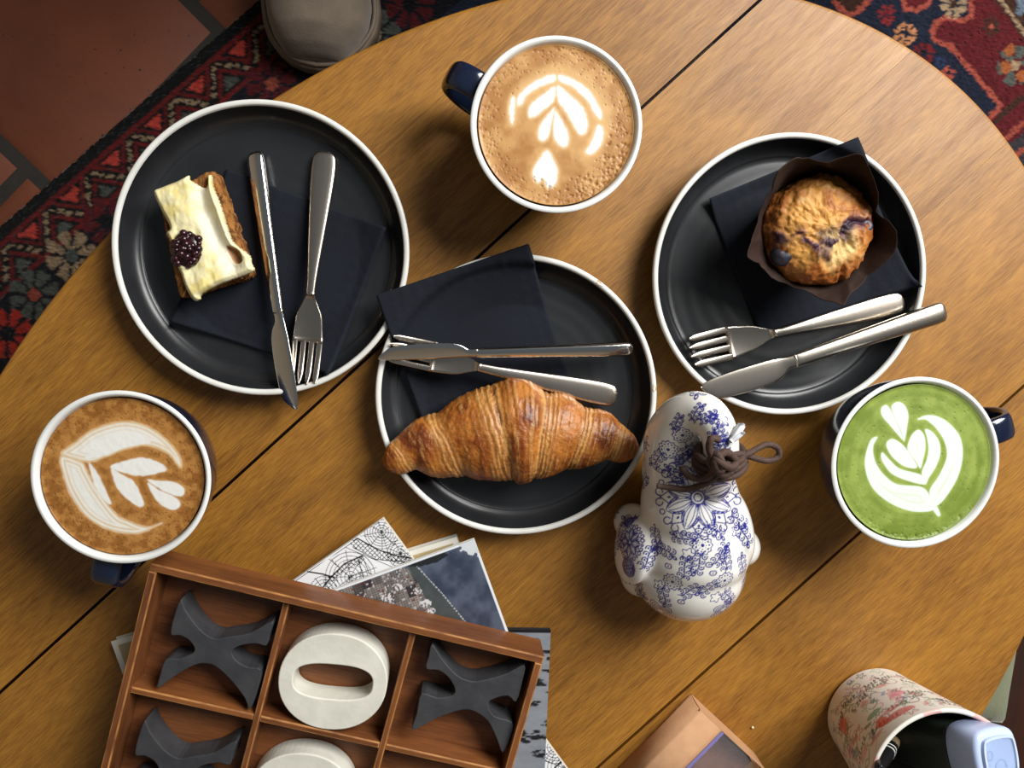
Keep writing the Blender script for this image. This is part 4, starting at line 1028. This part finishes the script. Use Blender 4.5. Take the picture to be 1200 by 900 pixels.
    link('tail', tube('tail', kp((842, 555, .114), (828, 566, .106), (806, 573, .096), (788, 572, .092), (770, 569, .091)), [r, r*.95, r*.8], 10, 6), M_CORD, cord)
    link('tail', tube('tail', kp((836, 540, .118), (831, 525, .122), (834, 514, .124), (842, 515, .122)), r, 10, 6), M_CORD, cord)
    # white tuft at the knot
    tuft = []
    rg = np.random.default_rng(9); b = L(869, 503, .117)
    for k in range(12):
        d = rg.normal(0, 1, 3); d /= np.linalg.norm(d); p0 = L(857, 517, .118)
        tuft.append(tube('f', [p0, p0+(b-p0)*.5+d*.0015, b+d*.0040], [.0018, .0020, .0010], 6, 3))
    link('tuft', join('tuft', tuft), mat('white_thread', s3(226, 228, 232), .9), cord)
elephant()

# ------------------------------------------------------------------ books under the tray
M_PAGES = mat('page_edges', s3(226, 220, 204), .9, bump=(800, .3, .0006))
M_COVER = mat('printed_cover', vc=True, rough=.38, spec=.4)
def book(A, B, depth, z0, z1, fn, label, cover_w=.001, pitch=.0009, back=(206, 202, 192)):
    a = W(*A, z1); b = W(*B, z1); ex = b[:2]-a[:2]; Lx = np.linalg.norm(ex); ex /= Lx
    r = thing('book', label, 'book', (a[0], a[1], T), math.atan2(ex[1], ex[0]), 'books under the tray')
    link('page_block', box('page_block', .002, Lx-.003, -depth+.003, -.002, z0+cover_w, z1-cover_w, .0002), M_PAGES, r)
    nx, ny = int(Lx/pitch), int(depth/pitch)
    x, y = np.meshgrid(np.linspace(0, Lx, nx), np.linspace(0, -depth, ny), indexing='ij')
    wx = np.stack([a[0]+ex[0]*x-ex[1]*y, a[1]+ex[1]*x+ex[0]*y, np.full(x.shape, T+z1)], -1)
    pix, _ = PX(wx.reshape(-1, 3)); U = (pix[:, 0].reshape(x.shape)-340)*2.903; V = (pix[:, 1].reshape(x.shape)-590)*2.903
    C = fn(U, V, x, y, Lx, depth)
    top = np.stack([x, y, np.full(x.shape, z1)], -1)
    o = link('front_cover', grid('front_cover', top, col=C, smooth=False, flip=True), M_COVER, r)
    s = o.modifiers.new('thickness', 'SOLIDIFY'); s.thickness = cover_w; s.offset = -1
    link('back_cover', box('back_cover', 0, Lx, -depth, 0, z0, z0+cover_w, .0002), mat('plain_cover', s3(*back), .5), r)
    return r
def full(c, x): return np.broadcast_to(lin(c), x.shape+(3,)).copy()
def cover_cream(U, V, x, y, Lx, d):
    e = np.minimum(np.minimum(x, Lx-x), np.minimum(-y, d+y)); p = np.stack([x, y, 0*x], -1)
    C = mix(full((186, 166, 124), x), full((168, 148, 108), x), fbm(p, 40, 3, 2)); C[e < .0042] = lin((226, 222, 212)); return C
def cover_lines(U, V, x, y, Lx, d):
    C = full((236, 236, 238), x); ink = np.zeros(x.shape)
    for cx, cy, st, R, a0 in ((312, 96, 9, 62, .2), (205, 250, 13, 95, .0), (120, 300, 12, 60, .5), (375, 170, 10, 48, 1.), (250, 300, 12, 70, 0), (900, 830, 10, 60, 0), (930, 900, 12, 70, .3), (420, 330, 14, 120, .1), (520, 480, 14, 160, .1), (700, 700, 14, 200, .1)):
        r = np.hypot(U-cx, V-cy); a = np.arctan2(V-cy, U-cx)+a0
        m = r < R; ink = np.maximum(ink, m*sst(1.5, .5, np.abs((r % st)-st/2))); ink = np.maximum(ink, m*sst(1.5, .5, np.abs(((a/(2*PI)*9) % 1)-.5)*2*PI/9*r))
    for pts, w in (([(60, 232), (110, 240), (150, 252)], 4.5), ([(100, 300), (140, 250), (185, 205), (245, 178)], 5.0), ([(228, 118), (300, 158), (370, 180), (412, 186)], 4.0), ([(215, 150), (290, 190), (400, 200)], 2.5), ([(232, 190), (248, 250)], 3), ([(245, 178), (270, 240)], 2.5), ([(20, 262), (230, 120)], 1.6), ([(190, 150), (345, 215)], 1.8), ([(280, 80), (410, 180)], 1.4), ([(300, 60), (340, 190)], 1.4), ([(240, 110), (395, 120)], 1.3), ([(140, 190), (220, 270)], 1.5), ([(890, 820), (930, 870), (900, 900)], 5), ([(915, 850), (950, 900)], 3)):
        ink = np.maximum(ink, sst(w*.75, w*.35, line_d(pts, U, V)))
    hat = (np.abs(((U+V) % 16)-8) < 1.6) | (np.abs(((U-V) % 16)-8) < 1.6); band = line_d([(222, 134), (300, 174), (405, 193)], U, V) < 16; ink = np.maximum(ink, hat & band)
    band = line_d([(120, 270), (185, 222), (245, 192)], U, V) < 10; ink = np.maximum(ink, hat & band)
    C = mix(C, lin((18, 18, 20)), ink); e = np.minimum(np.minimum(x, Lx-x), np.minimum(-y, d+y)); return C
def cover_street(U, V, x, y, Lx, d):
    p = np.stack([U, V, 0*U], -1)
    C = mix(full((52, 60, 78), x), full((84, 92, 110), x), sst(.25, .75, fbm(p, .02, 4, 2)))
    town = crom([(150, 300), (200, 270), (290, 235), (330, 215), (395, 220), (430, 260), (470, 300), (505, 390), (600, 520), (150, 520)], 4, True); sd = poly_sd(town, U, V)
    bx = (U*.94-V*.34); by = (U*.34+V*.94)
    win = ((bx % 9) > 4) & ((by % 8) > 4); tone = vn(np.stack([np.floor(bx/34), np.floor(by/40), 0*U], -1), 1.0, 8)
    tc_ = mix(full((60, 58, 62), x), full((150, 142, 136), x), tone); tc_[win] *= .45
    t2 = vn(np.stack([np.floor(bx/6), np.floor(by/5), 0*U], -1), 1.0, 3); tc_[t2 > .95] = lin((104, 56, 50)); tc_[t2 < .07] = lin((176, 176, 180))
    C = np.where((sd < 0)[..., None], tc_, C)
    road = poly_sd([(395, 205), (430, 215), (600, 400), (620, 450), (510, 420), (440, 280)], U, V); C = np.where((road < 0)[..., None], mix(full((78, 84, 84), x), full((60, 66, 70), x), fbm(p, .03, 3, 5)), C)
    dl = line_d([(430, 212), (520, 310), (610, 420)], U, V); C[(dl < 1.6) & ((V % 9) > 3)] = lin((190, 194, 196))
    roof = poly_sd([(395, 215), (430, 200), (520, 165), (540, 175), (500, 200), (440, 215)], U, V); C[roof < 0] = lin((36, 38, 42))
    cars = [(430, 298, 12), (365, 285, 12), (330, 318, 15), (460, 340, 14), (480, 365, 10)]
    for cx, cy, r in cars:
        C[(np.hypot((U-cx)/1.5, V-cy) < r) & (vn(p, .2, 4) > .45)] = lin((205, 206, 208))
    e = np.minimum(Lx-x, -y); C[e < .0016] = lin((226, 230, 236)); C[(np.hypot(Lx-x, y) < .010+.004*vn(p, .1, 2))] = lin((206, 210, 214))
    return C
def cover_grey(U, V, x, y, Lx, d):
    p = np.stack([U, V*2.4, 0*U], -1)
    C = mix(full((118, 122, 130), x), full((142, 146, 152), x), fbm(p, .03, 3, 6))
    k = sst(.585, .64, fbm(np.stack([U*.8+20*vn(p, .02, 3), V*2.2, 0*U], -1), .028, 4, 12)); C = mix(C, lin((30, 30, 34)), k*(V > 440)); C[-y < .0022] = lin((24, 24, 28)); return C
book((130, 752), (535, 629), .17, .0003, .0095, cover_cream, 'cream book with pale border at the bottom of the pile')
book((448.5, 608), (668, 907), .175, .0098, .0165, cover_lines, 'white book with black line drawing of an iron tower', pitch=.0005)
book((345, 735), (645.5, 738.5), .21, .0168, .0218, cover_grey, 'grey book with black brush marks along the right tray edge', back=(30, 30, 34))
book((240, 746), (555.5, 632), .115, .0221, .0268, cover_street, 'glossy book with a dark street photograph on its cover', pitch=.0006)

# ------------------------------------------------------------------ wooden tray with letters
TZ = .0271; TH_ = .031; TTOP = TZ+TH_
tA = W(176, 660, TTOP); tB = W(638, 770, TTOP); tex = tB[:2]-tA[:2]; TL = float(np.linalg.norm(tex)); tex /= TL
trang = math.atan2(tex[1], tex[0])
tray = thing('tray', 'compartmented brown wooden tray holding black X and white O pieces', 'tray', (tA[0], tA[1], T+TZ), trang)
wt = .0056; dv = .0046
link('base_panel', box('base', wt, TL-wt, -TL+wt, -wt, 0, .004, .0002), M_TRAY, tray)
def wall(n, x0, x1, y0, y1, z0, z1, mt):
    o = link(n, prism(n, [(x0, y0), (x1, y0), (x1, y1), (x0, y1)], z0, z1, .0010, seg=3), mt, tray); o.data.materials.append(M_EDGE)
    for i in range(8, 20): o.data.polygons[i].material_index = 1      # the rubbed top edges
    return o
wall('side_wall', 0, TL, -wt, 0, 0, TH_, M_TRAY); wall('side_wall', 0, TL, -TL, -TL+wt, 0, TH_, M_TRAY)
wall('side_wall', 0, wt, -TL+wt, -wt, 0, TH_, M_TRAY_Y); wall('side_wall', TL-wt, TL, -TL+wt, -wt, 0, TH_, M_TRAY_Y)
cell = (TL-2*wt-2*dv)/3
xd = [wt+cell, wt+2*cell+dv]
for x in xd:
    wall('divider', x, x+dv, -TL+wt, -wt, .004, TH_-.0060, M_TRAY_Y)
for y in xd:
    for xa, xb in ((wt, xd[0]), (xd[0]+dv, xd[1]), (xd[1]+dv, TL-wt)):
        wall('divider', xa, xb, -y-dv, -y, .004, TH_-.0064, M_TRAY)
M_X = mat('slate_black_paint', s3(50, 51, 55), .55, noise=(60, .6, s3(70, 70, 72)), bump=(180, .35, .0008))
M_O = mat('white_painted_stone', s3(222, 220, 208), .6, noise=(50, .5, s3(190, 186, 172)), bump=(120, .35, .001))
PT = TZ+.0042+.0210
ctr, str_ = math.cos(-trang), math.sin(-trang)
def tl(px, py, h=PT):
    d = W(px, py, h)[:2]-tA[:2]; return np.array([d[0]*ctr-d[1]*str_, d[0]*str_+d[1]*ctr])
def to_world(p): return (tA[0]+p[0]*math.cos(trang)-p[1]*math.sin(trang), tA[1]+p[0]*math.sin(trang)+p[1]*math.cos(trang))
x1 = [(335, 308), (352, 345), (400, 410), (450, 444), (500, 440), (580, 425), (657, 384), (648, 430), (636, 470), (600, 463), (545, 470), (515, 490), (530, 522), (570, 545), (618, 556), (604, 630), (577, 695), (560, 655), (510, 590), (460, 545), (425, 533), (380, 540), (310, 580), (254, 620), (262, 575), (282, 520), (330, 515), (372, 500), (384, 482), (365, 452), (332, 434), (300, 430), (312, 365)]
x2 = [(515, 486), (548, 535), (600, 592), (650, 612), (700, 606), (770, 585), (828, 558), (822, 610), (800, 682), (772, 662), (725, 672), (705, 690), (725, 730), (786, 752), (782, 800), (754, 856), (735, 812), (705, 750), (660, 716), (615, 710), (530, 738), (448, 780), (462, 722), (478, 655), (530, 668), (580, 662), (592, 640), (570, 600), (535, 575), (494, 570), (503, 525)]
def letter_x(pts, ox, oy, sc, label):
    p = crom(np.array([tl(ox+x/sc, oy+y/sc) for x, y in pts]), 3, True)
    ci = int(p[:, 0].mean()//(TL/3)); x0 = wt+ci*(cell+dv)+.0008; x1_ = x0+cell-.0016; y1_ = -wt-.0008; y0_ = y1_-cell+.0016
    print('X', p.min(0)-np.array([x0, y0_]), np.array([x1_, y1_])-p.max(0))
    for ax, (lo_, hi_) in enumerate(((x0, x1_), (y0_, y1_))):
        ext = p[:, ax].max()-p[:, ax].min()
        if ext > hi_-lo_: m_ = p[:, ax].mean(); p[:, ax] = m_+(p[:, ax]-m_)*(hi_-lo_)/ext
        p[:, ax] += max(0, lo_-p[:, ax].min())-max(0, p[:, ax].max()-hi_)
    c = p.mean(0)
    me = prism('letter_x', p-c, 0, .0210, .0007); w = to_world(c)
    o = link('letter_x', me, M_X); o.location = (w[0], w[1], T+TZ+.0042); o.rotation_euler = (0, 0, trang)
    return setp(o, label, 'letter', 'letters in the tray'), c
xo, c1 = letter_x(x1, 100, 600, 3.0, 'black wooden letter X in the top left compartment of the tray')
letter_x(x2, 340, 590, 2.903, 'black wooden letter X in the top right compartment of the tray')
o = xo.copy(); COL.objects.link(o); w = to_world(c1+np.array([-.004, -(cell+dv)])); o.location = (w[0], w[1], T+TZ+.0042)
setp(o, 'black wooden letter X cut off by the bottom edge of the picture', 'letter', 'letters in the tray')
def letter_o():
    n = 64; a = np.linspace(0, 2*PI, n, endpoint=False)
    k = (CAM_H-PT)/F*1.03
    def sup(rx, ry, e): return np.stack([rx*np.sign(np.cos(a))*np.abs(np.cos(a))**e, ry*np.sign(np.sin(a))*np.abs(np.sin(a))**e], 1)
    out = sup(63*k, 58.5*k, .95); inn = sup(46*k, 21*k, .72)
    b = .0009; H = .0210
    Ls = [(inset(out, b), 0), (out, b), (out, H-b), (inset(out, b*.4), H-b*.3), (inset(out, b), H), (inset(inn, -b), H), (inset(inn, -b*.4), H-b*.3), (inn, H-b), (inn, b), (inset(inn, -b), 0)]
    P = np.array([np.c_[l, np.full(n, z)] for l, z in Ls])
    return grid('letter_o', P, cu=True, cv=True, flip=True, smooth=False)
ome = letter_o()
oc = tl(388, 807); oy = -wt-cell/2; print('O', oc, (wt+dv+cell*1.5, oy), cell)
oc = np.array([oc[0], max(min(oc[1], oy+.006), -wt-cell+.0368)])
for c, lab in ((oc, 'white letter O in the top middle compartment of the tray'), (oc+np.array([-.001, -(cell+dv)]), 'white letter O cut off by the bottom edge of the picture')):
    w = to_world(c); o = link('letter_o', ome, M_O); o.location = (w[0], w[1], T+TZ+.0042); o.rotation_euler = (0, 0, math.radians(-7)); setp(o, lab, 'letter', 'letters in the tray')

# ------------------------------------------------------------------ pencil pot
pw = W(1023, 838, 0); pw = np.array([.335, -.3275])
pot = thing('pencil_pot', 'white flared pot covered in coloured felt pen drawings', 'pot', (pw[0], pw[1], T+.0003), 0)
def pot_mesh():
    R0, R1, H = .0395, .0535, .094
    na = 420; th = np.linspace(0, 2*PI, na, endpoint=False)
    zo = np.linspace(.003, H-.002, 130)
    prof = [(.0001, .002), (R0-.006, .002), (R0-.004, 0), (R0-.0015, .0006)]+[(R0+(R1-R0)*(z/H)**1.1, z) for z in zo]
    ri = [(R1+.0002, H-.0004), (R1-.0010, H+.0003), (R1-.0026, H+.0002), (R1-.0036, H-.0012)]+[(R0+(R1-R0)*(z/H)**1.1-.0036, z) for z in np.linspace(H-.006, .006, 16)]+[(R0*.6, .005), (.0001, .005)]
    no = len(prof)
    prof = np.array(prof+ri); P = np.stack([prof[:, 0, None]*np.cos(th), prof[:, 0, None]*np.sin(th), np.repeat(prof[:, 1:], na, 1)], -1)
    C = np.tile(lin((226, 222, 212)), (len(prof), na, 1))
    s = np.broadcast_to(th*.047, P.shape[:2]); z = P[..., 2]     # unrolled wall, metres
    rg = np.random.default_rng(21)
    cols = [(196, 60, 66), (60, 120, 84), (70, 92, 168), (40, 40, 46), (214, 120, 130), (90, 150, 120), (48, 44, 52), (150, 60, 70)]
    outm = np.zeros(P.shape[:2], bool); outm[:no] = True
    def stroke(pts, w, c, k=.85):
        nonlocal C
        pts = np.asarray(pts); lo = pts.min(0)-.003; hi = pts.max(0)+.003
        m = outm & (s > lo[0]) & (s < hi[0]) & (z > lo[1]) & (z < hi[1]); 
        if not m.any(): return
        d = line_d(pts, s[m], z[m]); f = sst(w*1.3, w*.6, d)*k; C[m] = C[m]*(1-f[:, None])+lin(c)*f[:, None]
    L = 2*PI*.047
    for k in range(360):        # doodled loops, flowers and waves
        c = cols[rg.integers(len(cols))]; x0 = rg.uniform(0, L); y0 = rg.uniform(.008, .088); q = rg.integers(4); R = rg.uniform(.0025, .007)
        t = np.linspace(0, 1, 26)
        if q == 0: pts = np.stack([x0+R*np.cos(t*6.6)*(.6+t*.4), y0+R*np.sin(t*6.6)*(.6+.4*t)], 1)
        elif q == 1: a = rg.uniform(0, 3); pts = np.stack([x0+R*2*(t-.5)*math.cos(a)-.0015*np.sin(t*20)*math.sin(a), y0+R*2*(t-.5)*math.sin(a)+.0015*np.sin(t*20)*math.cos(a)], 1)
        elif q == 2: rr = R*(.6+.35*np.cos(5*t*2*PI)); pts = np.stack([x0+rr*np.cos(t*2*PI), y0+rr*np.sin(t*2*PI)], 1)
        else: pts = np.stack([x0+R*(t-.5)*2, y0+R*.6*np.sin(t*4+rg.uniform(0, 6))], 1)
        stroke(pts, rg.uniform(.0003, .00055), c, .7)
    for k in range(48):          # rows of illegible handwriting
        x0 = rg.uniform(0, L); y0 = rg.uniform(.015, .085); n = rg.integers(4, 9); t = np.linspace(0, 1, n*9); sl = rg.uniform(-.4, .4)
        x = x0+t*n*.0032+.0013*np.sin(t*n*2*PI); y = y0+.0018*np.sin(t*n*2*PI+1.2)*(1+.6*np.sin(t*n*2.1))+sl*t*n*.0032
        stroke(np.stack([x, y], 1), .00042, (36, 34, 40) if k % 3 else (56, 96, 70), .9)
    for k in range(26):          # coloured-in patches
        c = cols[[0, 4, 1, 5, 0][k % 5]]; x0 = rg.uniform(0, L); y0 = rg.uniform(.01, .085); rx, ry = rg.uniform(.003, .008), rg.uniform(.002, .004)
        d = np.hypot((s-x0)/rx, (z-y0)/ry); f = (outm*sst(1.1, .8, d)*.5)[..., None]; C = C*(1-f)+lin(c)*f
    # big red leaf shape and red band near the lip that face the camera
    aN = math.atan2(.60, -.52) % (2*PI)
    for ds, zz, rx, ry, c in ((.004, .076, .005, .0055, (206, 62, 40)), (-.008, .080, .012, .004, (196, 70, 74)), (-.020, .055, .007, .004, (214, 130, 150)), (.030, .035, .006, .008, (206, 92, 84)), (.004, .062, .007, .003, (70, 140, 96))):
        d = np.hypot((s-(aN*.047+ds))/rx, (z-zz)/ry); f = (outm*sst(1.1, .85, d)*.75)[..., None]; C = C*(1-f)+lin(c)*f
    lip = (np.arange(len(prof)) >= no) & (np.arange(len(prof)) < no+4); f = (lip[:, None]*sst(.6, .72, vn(np.stack([s, 0*s, 0*s], -1), 60, 3))*.5)[..., None]; C = C*(1-f)+lin((206, 90, 90))*f
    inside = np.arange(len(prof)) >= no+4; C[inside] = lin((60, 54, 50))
    return grid('pot_body', P, cv=True, col=C)
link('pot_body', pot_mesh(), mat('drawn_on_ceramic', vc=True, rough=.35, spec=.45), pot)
M_DGREEN = mat('dark_green_plastic', s3(30, 38, 30), .45, noise=(60, .4, s3(24, 30, 24)))
M_BLUE = mat('pale_blue_plastic', s3(186, 202, 240), .3, spec=.5)
M_CLEAR = mat('clear_plastic', (.86, .93, 1.0), .05, trans=.9, ior=1.3)
bl = thing('container', 'dark green container with pale blue cap and clear window standing in the pencil pot', 'container')
hexp = np.array([(-.024, -.012), (-.021, .013), (-.010, .019), (.012, .016), (.023, -.002), (.020, -.014), (.004, -.020), (-.016, -.020)])
hexp = crom(hexp, 5, True); hexp = hexp if poly_area(hexp) > 0 else hexp[::-1]
link('body', prism('body', inset(hexp, .0022), -.084, -.0155, .002, smooth=False, seg=3), M_DGREEN, bl)
cap_ = link('cap', prism('cap', hexp, -.015, .010, .0035, smooth=True, seg=4), M_BLUE, bl)
def ringm(name, p, d0, d1, z0, z1):
    Ls = [(inset(p, d0), z0), (inset(p, d0), z1), (inset(p, d1), z1), (inset(p, d1), z0)]
    P = np.array([np.c_[l, np.full(len(p), z)] for l, z in Ls]); return grid(name, P, cu=True, cv=True, flip=True, smooth=False)
link('window_frame', ringm('window_frame', hexp, .0045, .0062, .0098, .0122), M_BLUE, cap_)
link('clear_window', prism('clear_window', inset(hexp, .0064), .0103, .0116, .0003), M_CLEAR, cap_)
circ_ = np.stack([np.cos(np.linspace(0, 2*PI, 20, endpoint=False)), np.sin(np.linspace(0, 2*PI, 20, endpoint=False))], 1)
for x, y, r in ((.002, -.001, .0060), (-.008, -.010, .0035)):
    h_ = link('collar', ringm('collar', circ_*r, 0, .0012, .0099, .0102), mat('blue_collar', s3(160, 182, 228), .4), cap_); h_.location = (x, y, 0)
bp_ = W(1157, 890, .106); bl.location = (bp_[0], bp_[1], bp_[2]); bb_ = np.array([pw[0]-.004, pw[1]+.004, T+.024]); print('cont', bp_[:2]-pw); bl.rotation_mode = 'QUATERNION'; bl.rotation_quaternion = Vector(bp_-bb_).to_track_quat('Z', 'Y') @ Matrix.Rotation(math.radians(150), 3, 'Z').to_quaternion()
# brush leaning on the inside of the pot
br = thing('brush', 'thin brush with black banded grip leaning in the pencil pot', 'brush')
q1 = W(1030, 899, .099); q0 = W(1058, 852, .030); q0[:2] = pw+(q0[:2]-pw)*min(1, .034/np.linalg.norm(q0[:2]-pw)); Lb = float(np.linalg.norm(q1-q0)); print('brush', q0[:2]-pw, q1[:2]-pw)
link('wooden_handle', loft('wooden_handle', [(0, 0, 0, .0015, .0015), (Lb*.1, 0, 0, .0034, .0034), (Lb*.52, 0, 0, .0044, .0044)]), mat('pale_wood', s3(214, 186, 140), .5), br)
grip_ = link('black_grip', loft('black_grip', [(Lb*.52, 0, 0, .0046, .0046), (Lb*.8, 0, 0, .0044, .0044), (Lb*1.0, 0, 0, .0030, .0030), (Lb*1.02, 0, 0, .0010, .0010)]), mat('black_lacquer', s3(24, 24, 26), .3), br)
for k in (.60, .66): link('white_band', loft('white_band', [(Lb*k, 0, 0, .0049, .0049), (Lb*k+.0016, 0, 0, .0049, .0049)]), mat('white_lacquer', s3(226, 226, 222), .4), grip_)
along(br, q0, q1)

# ------------------------------------------------------------------ kraft card box with a clear lid
BH = .026
k0 = W(820.5, 832.5, BH); k1 = W(894, 899, BH*.8); kd = k1[:2]-k0[:2]; kl = np.linalg.norm(kd); kd /= kl
kb = thing('card_box', 'kraft card box with a clear plastic window at the bottom edge', 'box', (k0[0], k0[1], T+.0003), math.atan2(kd[1], kd[0]))
M_KRAFT = mat('kraft_card', s3(186, 142, 104), .75, noise=(120, .5, s3(170, 124, 88)), bump=(400, .25, .0006))
M_WIN = mat('clear_window_plastic', (.96, .96, 1.0), .05, trans=.95, ior=1.2)
D = .10; xw = .0245
# card sleeve: side, bevelled shoulder and top up to the window
pr = [(.0, .0), (-.0015, BH*.55), (.0005, BH*.90), (.0045, BH), (xw, BH)]
P = np.array([[(x, 0, z), (x, -D, z)] for x, z in crom(np.array(pr), 4)]); s_ = link('sleeve', grid('sleeve', P, smooth=True), M_KRAFT, kb); m = s_.modifiers.new('t', 'SOLIDIFY'); m.thickness = .0008; m.offset = 0
link('end_flap', prism('end_flap', [(0, -.0005), (kl, -.0005), (kl, .0006), (0, .0006)], 0, BH*.96, .0002), M_KRAFT, kb)
link('base_card', box('base_card', 0, kl+.004, -D, 0, 0, .0012, .0002), M_KRAFT, kb)
win = np.array([[(xw, -.0005, BH), (xw, -D, BH)], [(kl*.72, -.0005, BH*.93), (kl*.72, -D, BH*.93)], [(kl, -.0005, BH*.70), (kl, -D, BH*.70)], [(kl+.003, -.0005, .0016), (kl+.003, -D, .0016)]])
w_ = link('clear_window', grid('clear_window', win, smooth=False), M_WIN, kb); m = w_.modifiers.new('t', 'SOLIDIFY'); m.thickness = .0006; m.offset = 0
link('window_edge', prism('window_edge', [(xw-.0005, -D), (xw+.0024, -D), (xw+.0024, -.0006), (xw-.0005, -.0006)], BH+.0005, BH+.0011, .0002), mat('bluish_glued_edge', s3(126, 118, 170), .3), kb)
link('inner_card', box('inner_card', xw+.004, kl-.004, -D+.002, -.004, .0016, BH*.45, .0004), mat('reddish_card', s3(142, 96, 72), .7, noise=(80, .5, s3(112, 72, 54))), kb)

# ------------------------------------------------------------------ crumb and shoe
cw = W(882, 852.5, .001); rg = np.random.default_rng(2); a = np.linspace(0, PI, 6)
cm = lathe('crumb', [(max(.0011*math.sin(t), .00005), .0009-.0009*math.cos(t)) for t in a], 7)
o = link('crumb', cm, mat('pale_crumb', s3(238, 226, 196), .8)); o.location = (cw[0], cw[1], T+.0002); setp(o, 'tiny pale crumb on the table near the card box', 'crumb')
def shoe():
    z0 = -T+RT
    tip = W(372, 84, z0+.02); hee = W(384, -170, z0+.02); d = hee[:2]-tip[:2]; L = float(np.linalg.norm(d)); ang = math.atan2(d[1], d[0])
    r = thing('shoe', 'beige suede slip-on shoe beside the table at the top', 'shoe', (tip[0], tip[1], RT+.0012), ang)
    x = L*(.5-.5*np.cos(np.linspace(0, PI, 60)))
    wl = np.interp(x/L, [0, .006, .03, .07, .13, .2, .3, .42, .6, .8, .92, .98, 1], [0, .016, .034, .048, .060, .067, .071, .068, .058, .054, .045, .028, 0])
    wr = np.interp(x/L, [0, .006, .03, .07, .13, .2, .3, .42, .6, .8, .92, .98, 1], [0, .015, .032, .047, .060, .070, .073, .068, .058, .053, .045, .028, 0])
    out = np.concatenate([np.c_[x, -wr], np.c_[x, wl][::-1][1:-1]])
    M_SOLE = mat('tan_rubber_sole', s3(98, 83, 70), .6, bump=(150, .2, .001)); M_SUEDE = mat('beige_suede', s3(112, 98, 84), .8, sheen=.25, noise=(40, .6, s3(92, 79, 66)), bump=(500, .4, .001))
    link('sole', prism('sole', out, 0, .026, .006, smooth=True, seg=4), M_SOLE, r)
    n = 60; xs = np.linspace(.010, L*.62, n); t = xs/L
    w1 = np.interp(xs, x, wl)-.0110; w2 = np.interp(xs, x, wr)-.0110
    h = np.interp(t, [xs[0]/L, .045, .06, .09, .16, .3, .45, .62], [.0, .012, .022, .036, .050, .062, .076, .090])
    a = np.linspace(0, PI, 36); P = np.zeros((n, 36, 3))
    for i in range(n):
        ww = np.where(np.cos(a) > 0, max(w1[i], .002), max(w2[i], .002))
        P[i] = np.stack([np.full(36, xs[i]), ww*np.sign(np.cos(a))*np.abs(np.cos(a))**.75, .0265+h[i]*np.abs(np.sin(a))**.8-.002], -1)
    P += (fbm(P, 25, 3, 3)-.5)[..., None]*np.array([0, 0, .006])
    up = link('upper', grid('upper', P, flip=False), M_SUEDE, r); m = up.modifiers.new('t', 'SOLIDIFY'); m.thickness = .003; m.offset = 0
    link('welt', tube('welt', np.c_[inset(out[::3] if poly_area(out) > 0 else out[::-1][::3], .006), np.full(len(out[::3]), .0275)], .0032, 8, 2, closed=True), M_SOLE, r)
    link('insole', prism('insole', inset(out if poly_area(out) > 0 else out[::-1], .011), .0262, .030, .001), mat('brown_insole', s3(96, 76, 60), .9), r)
shoe()
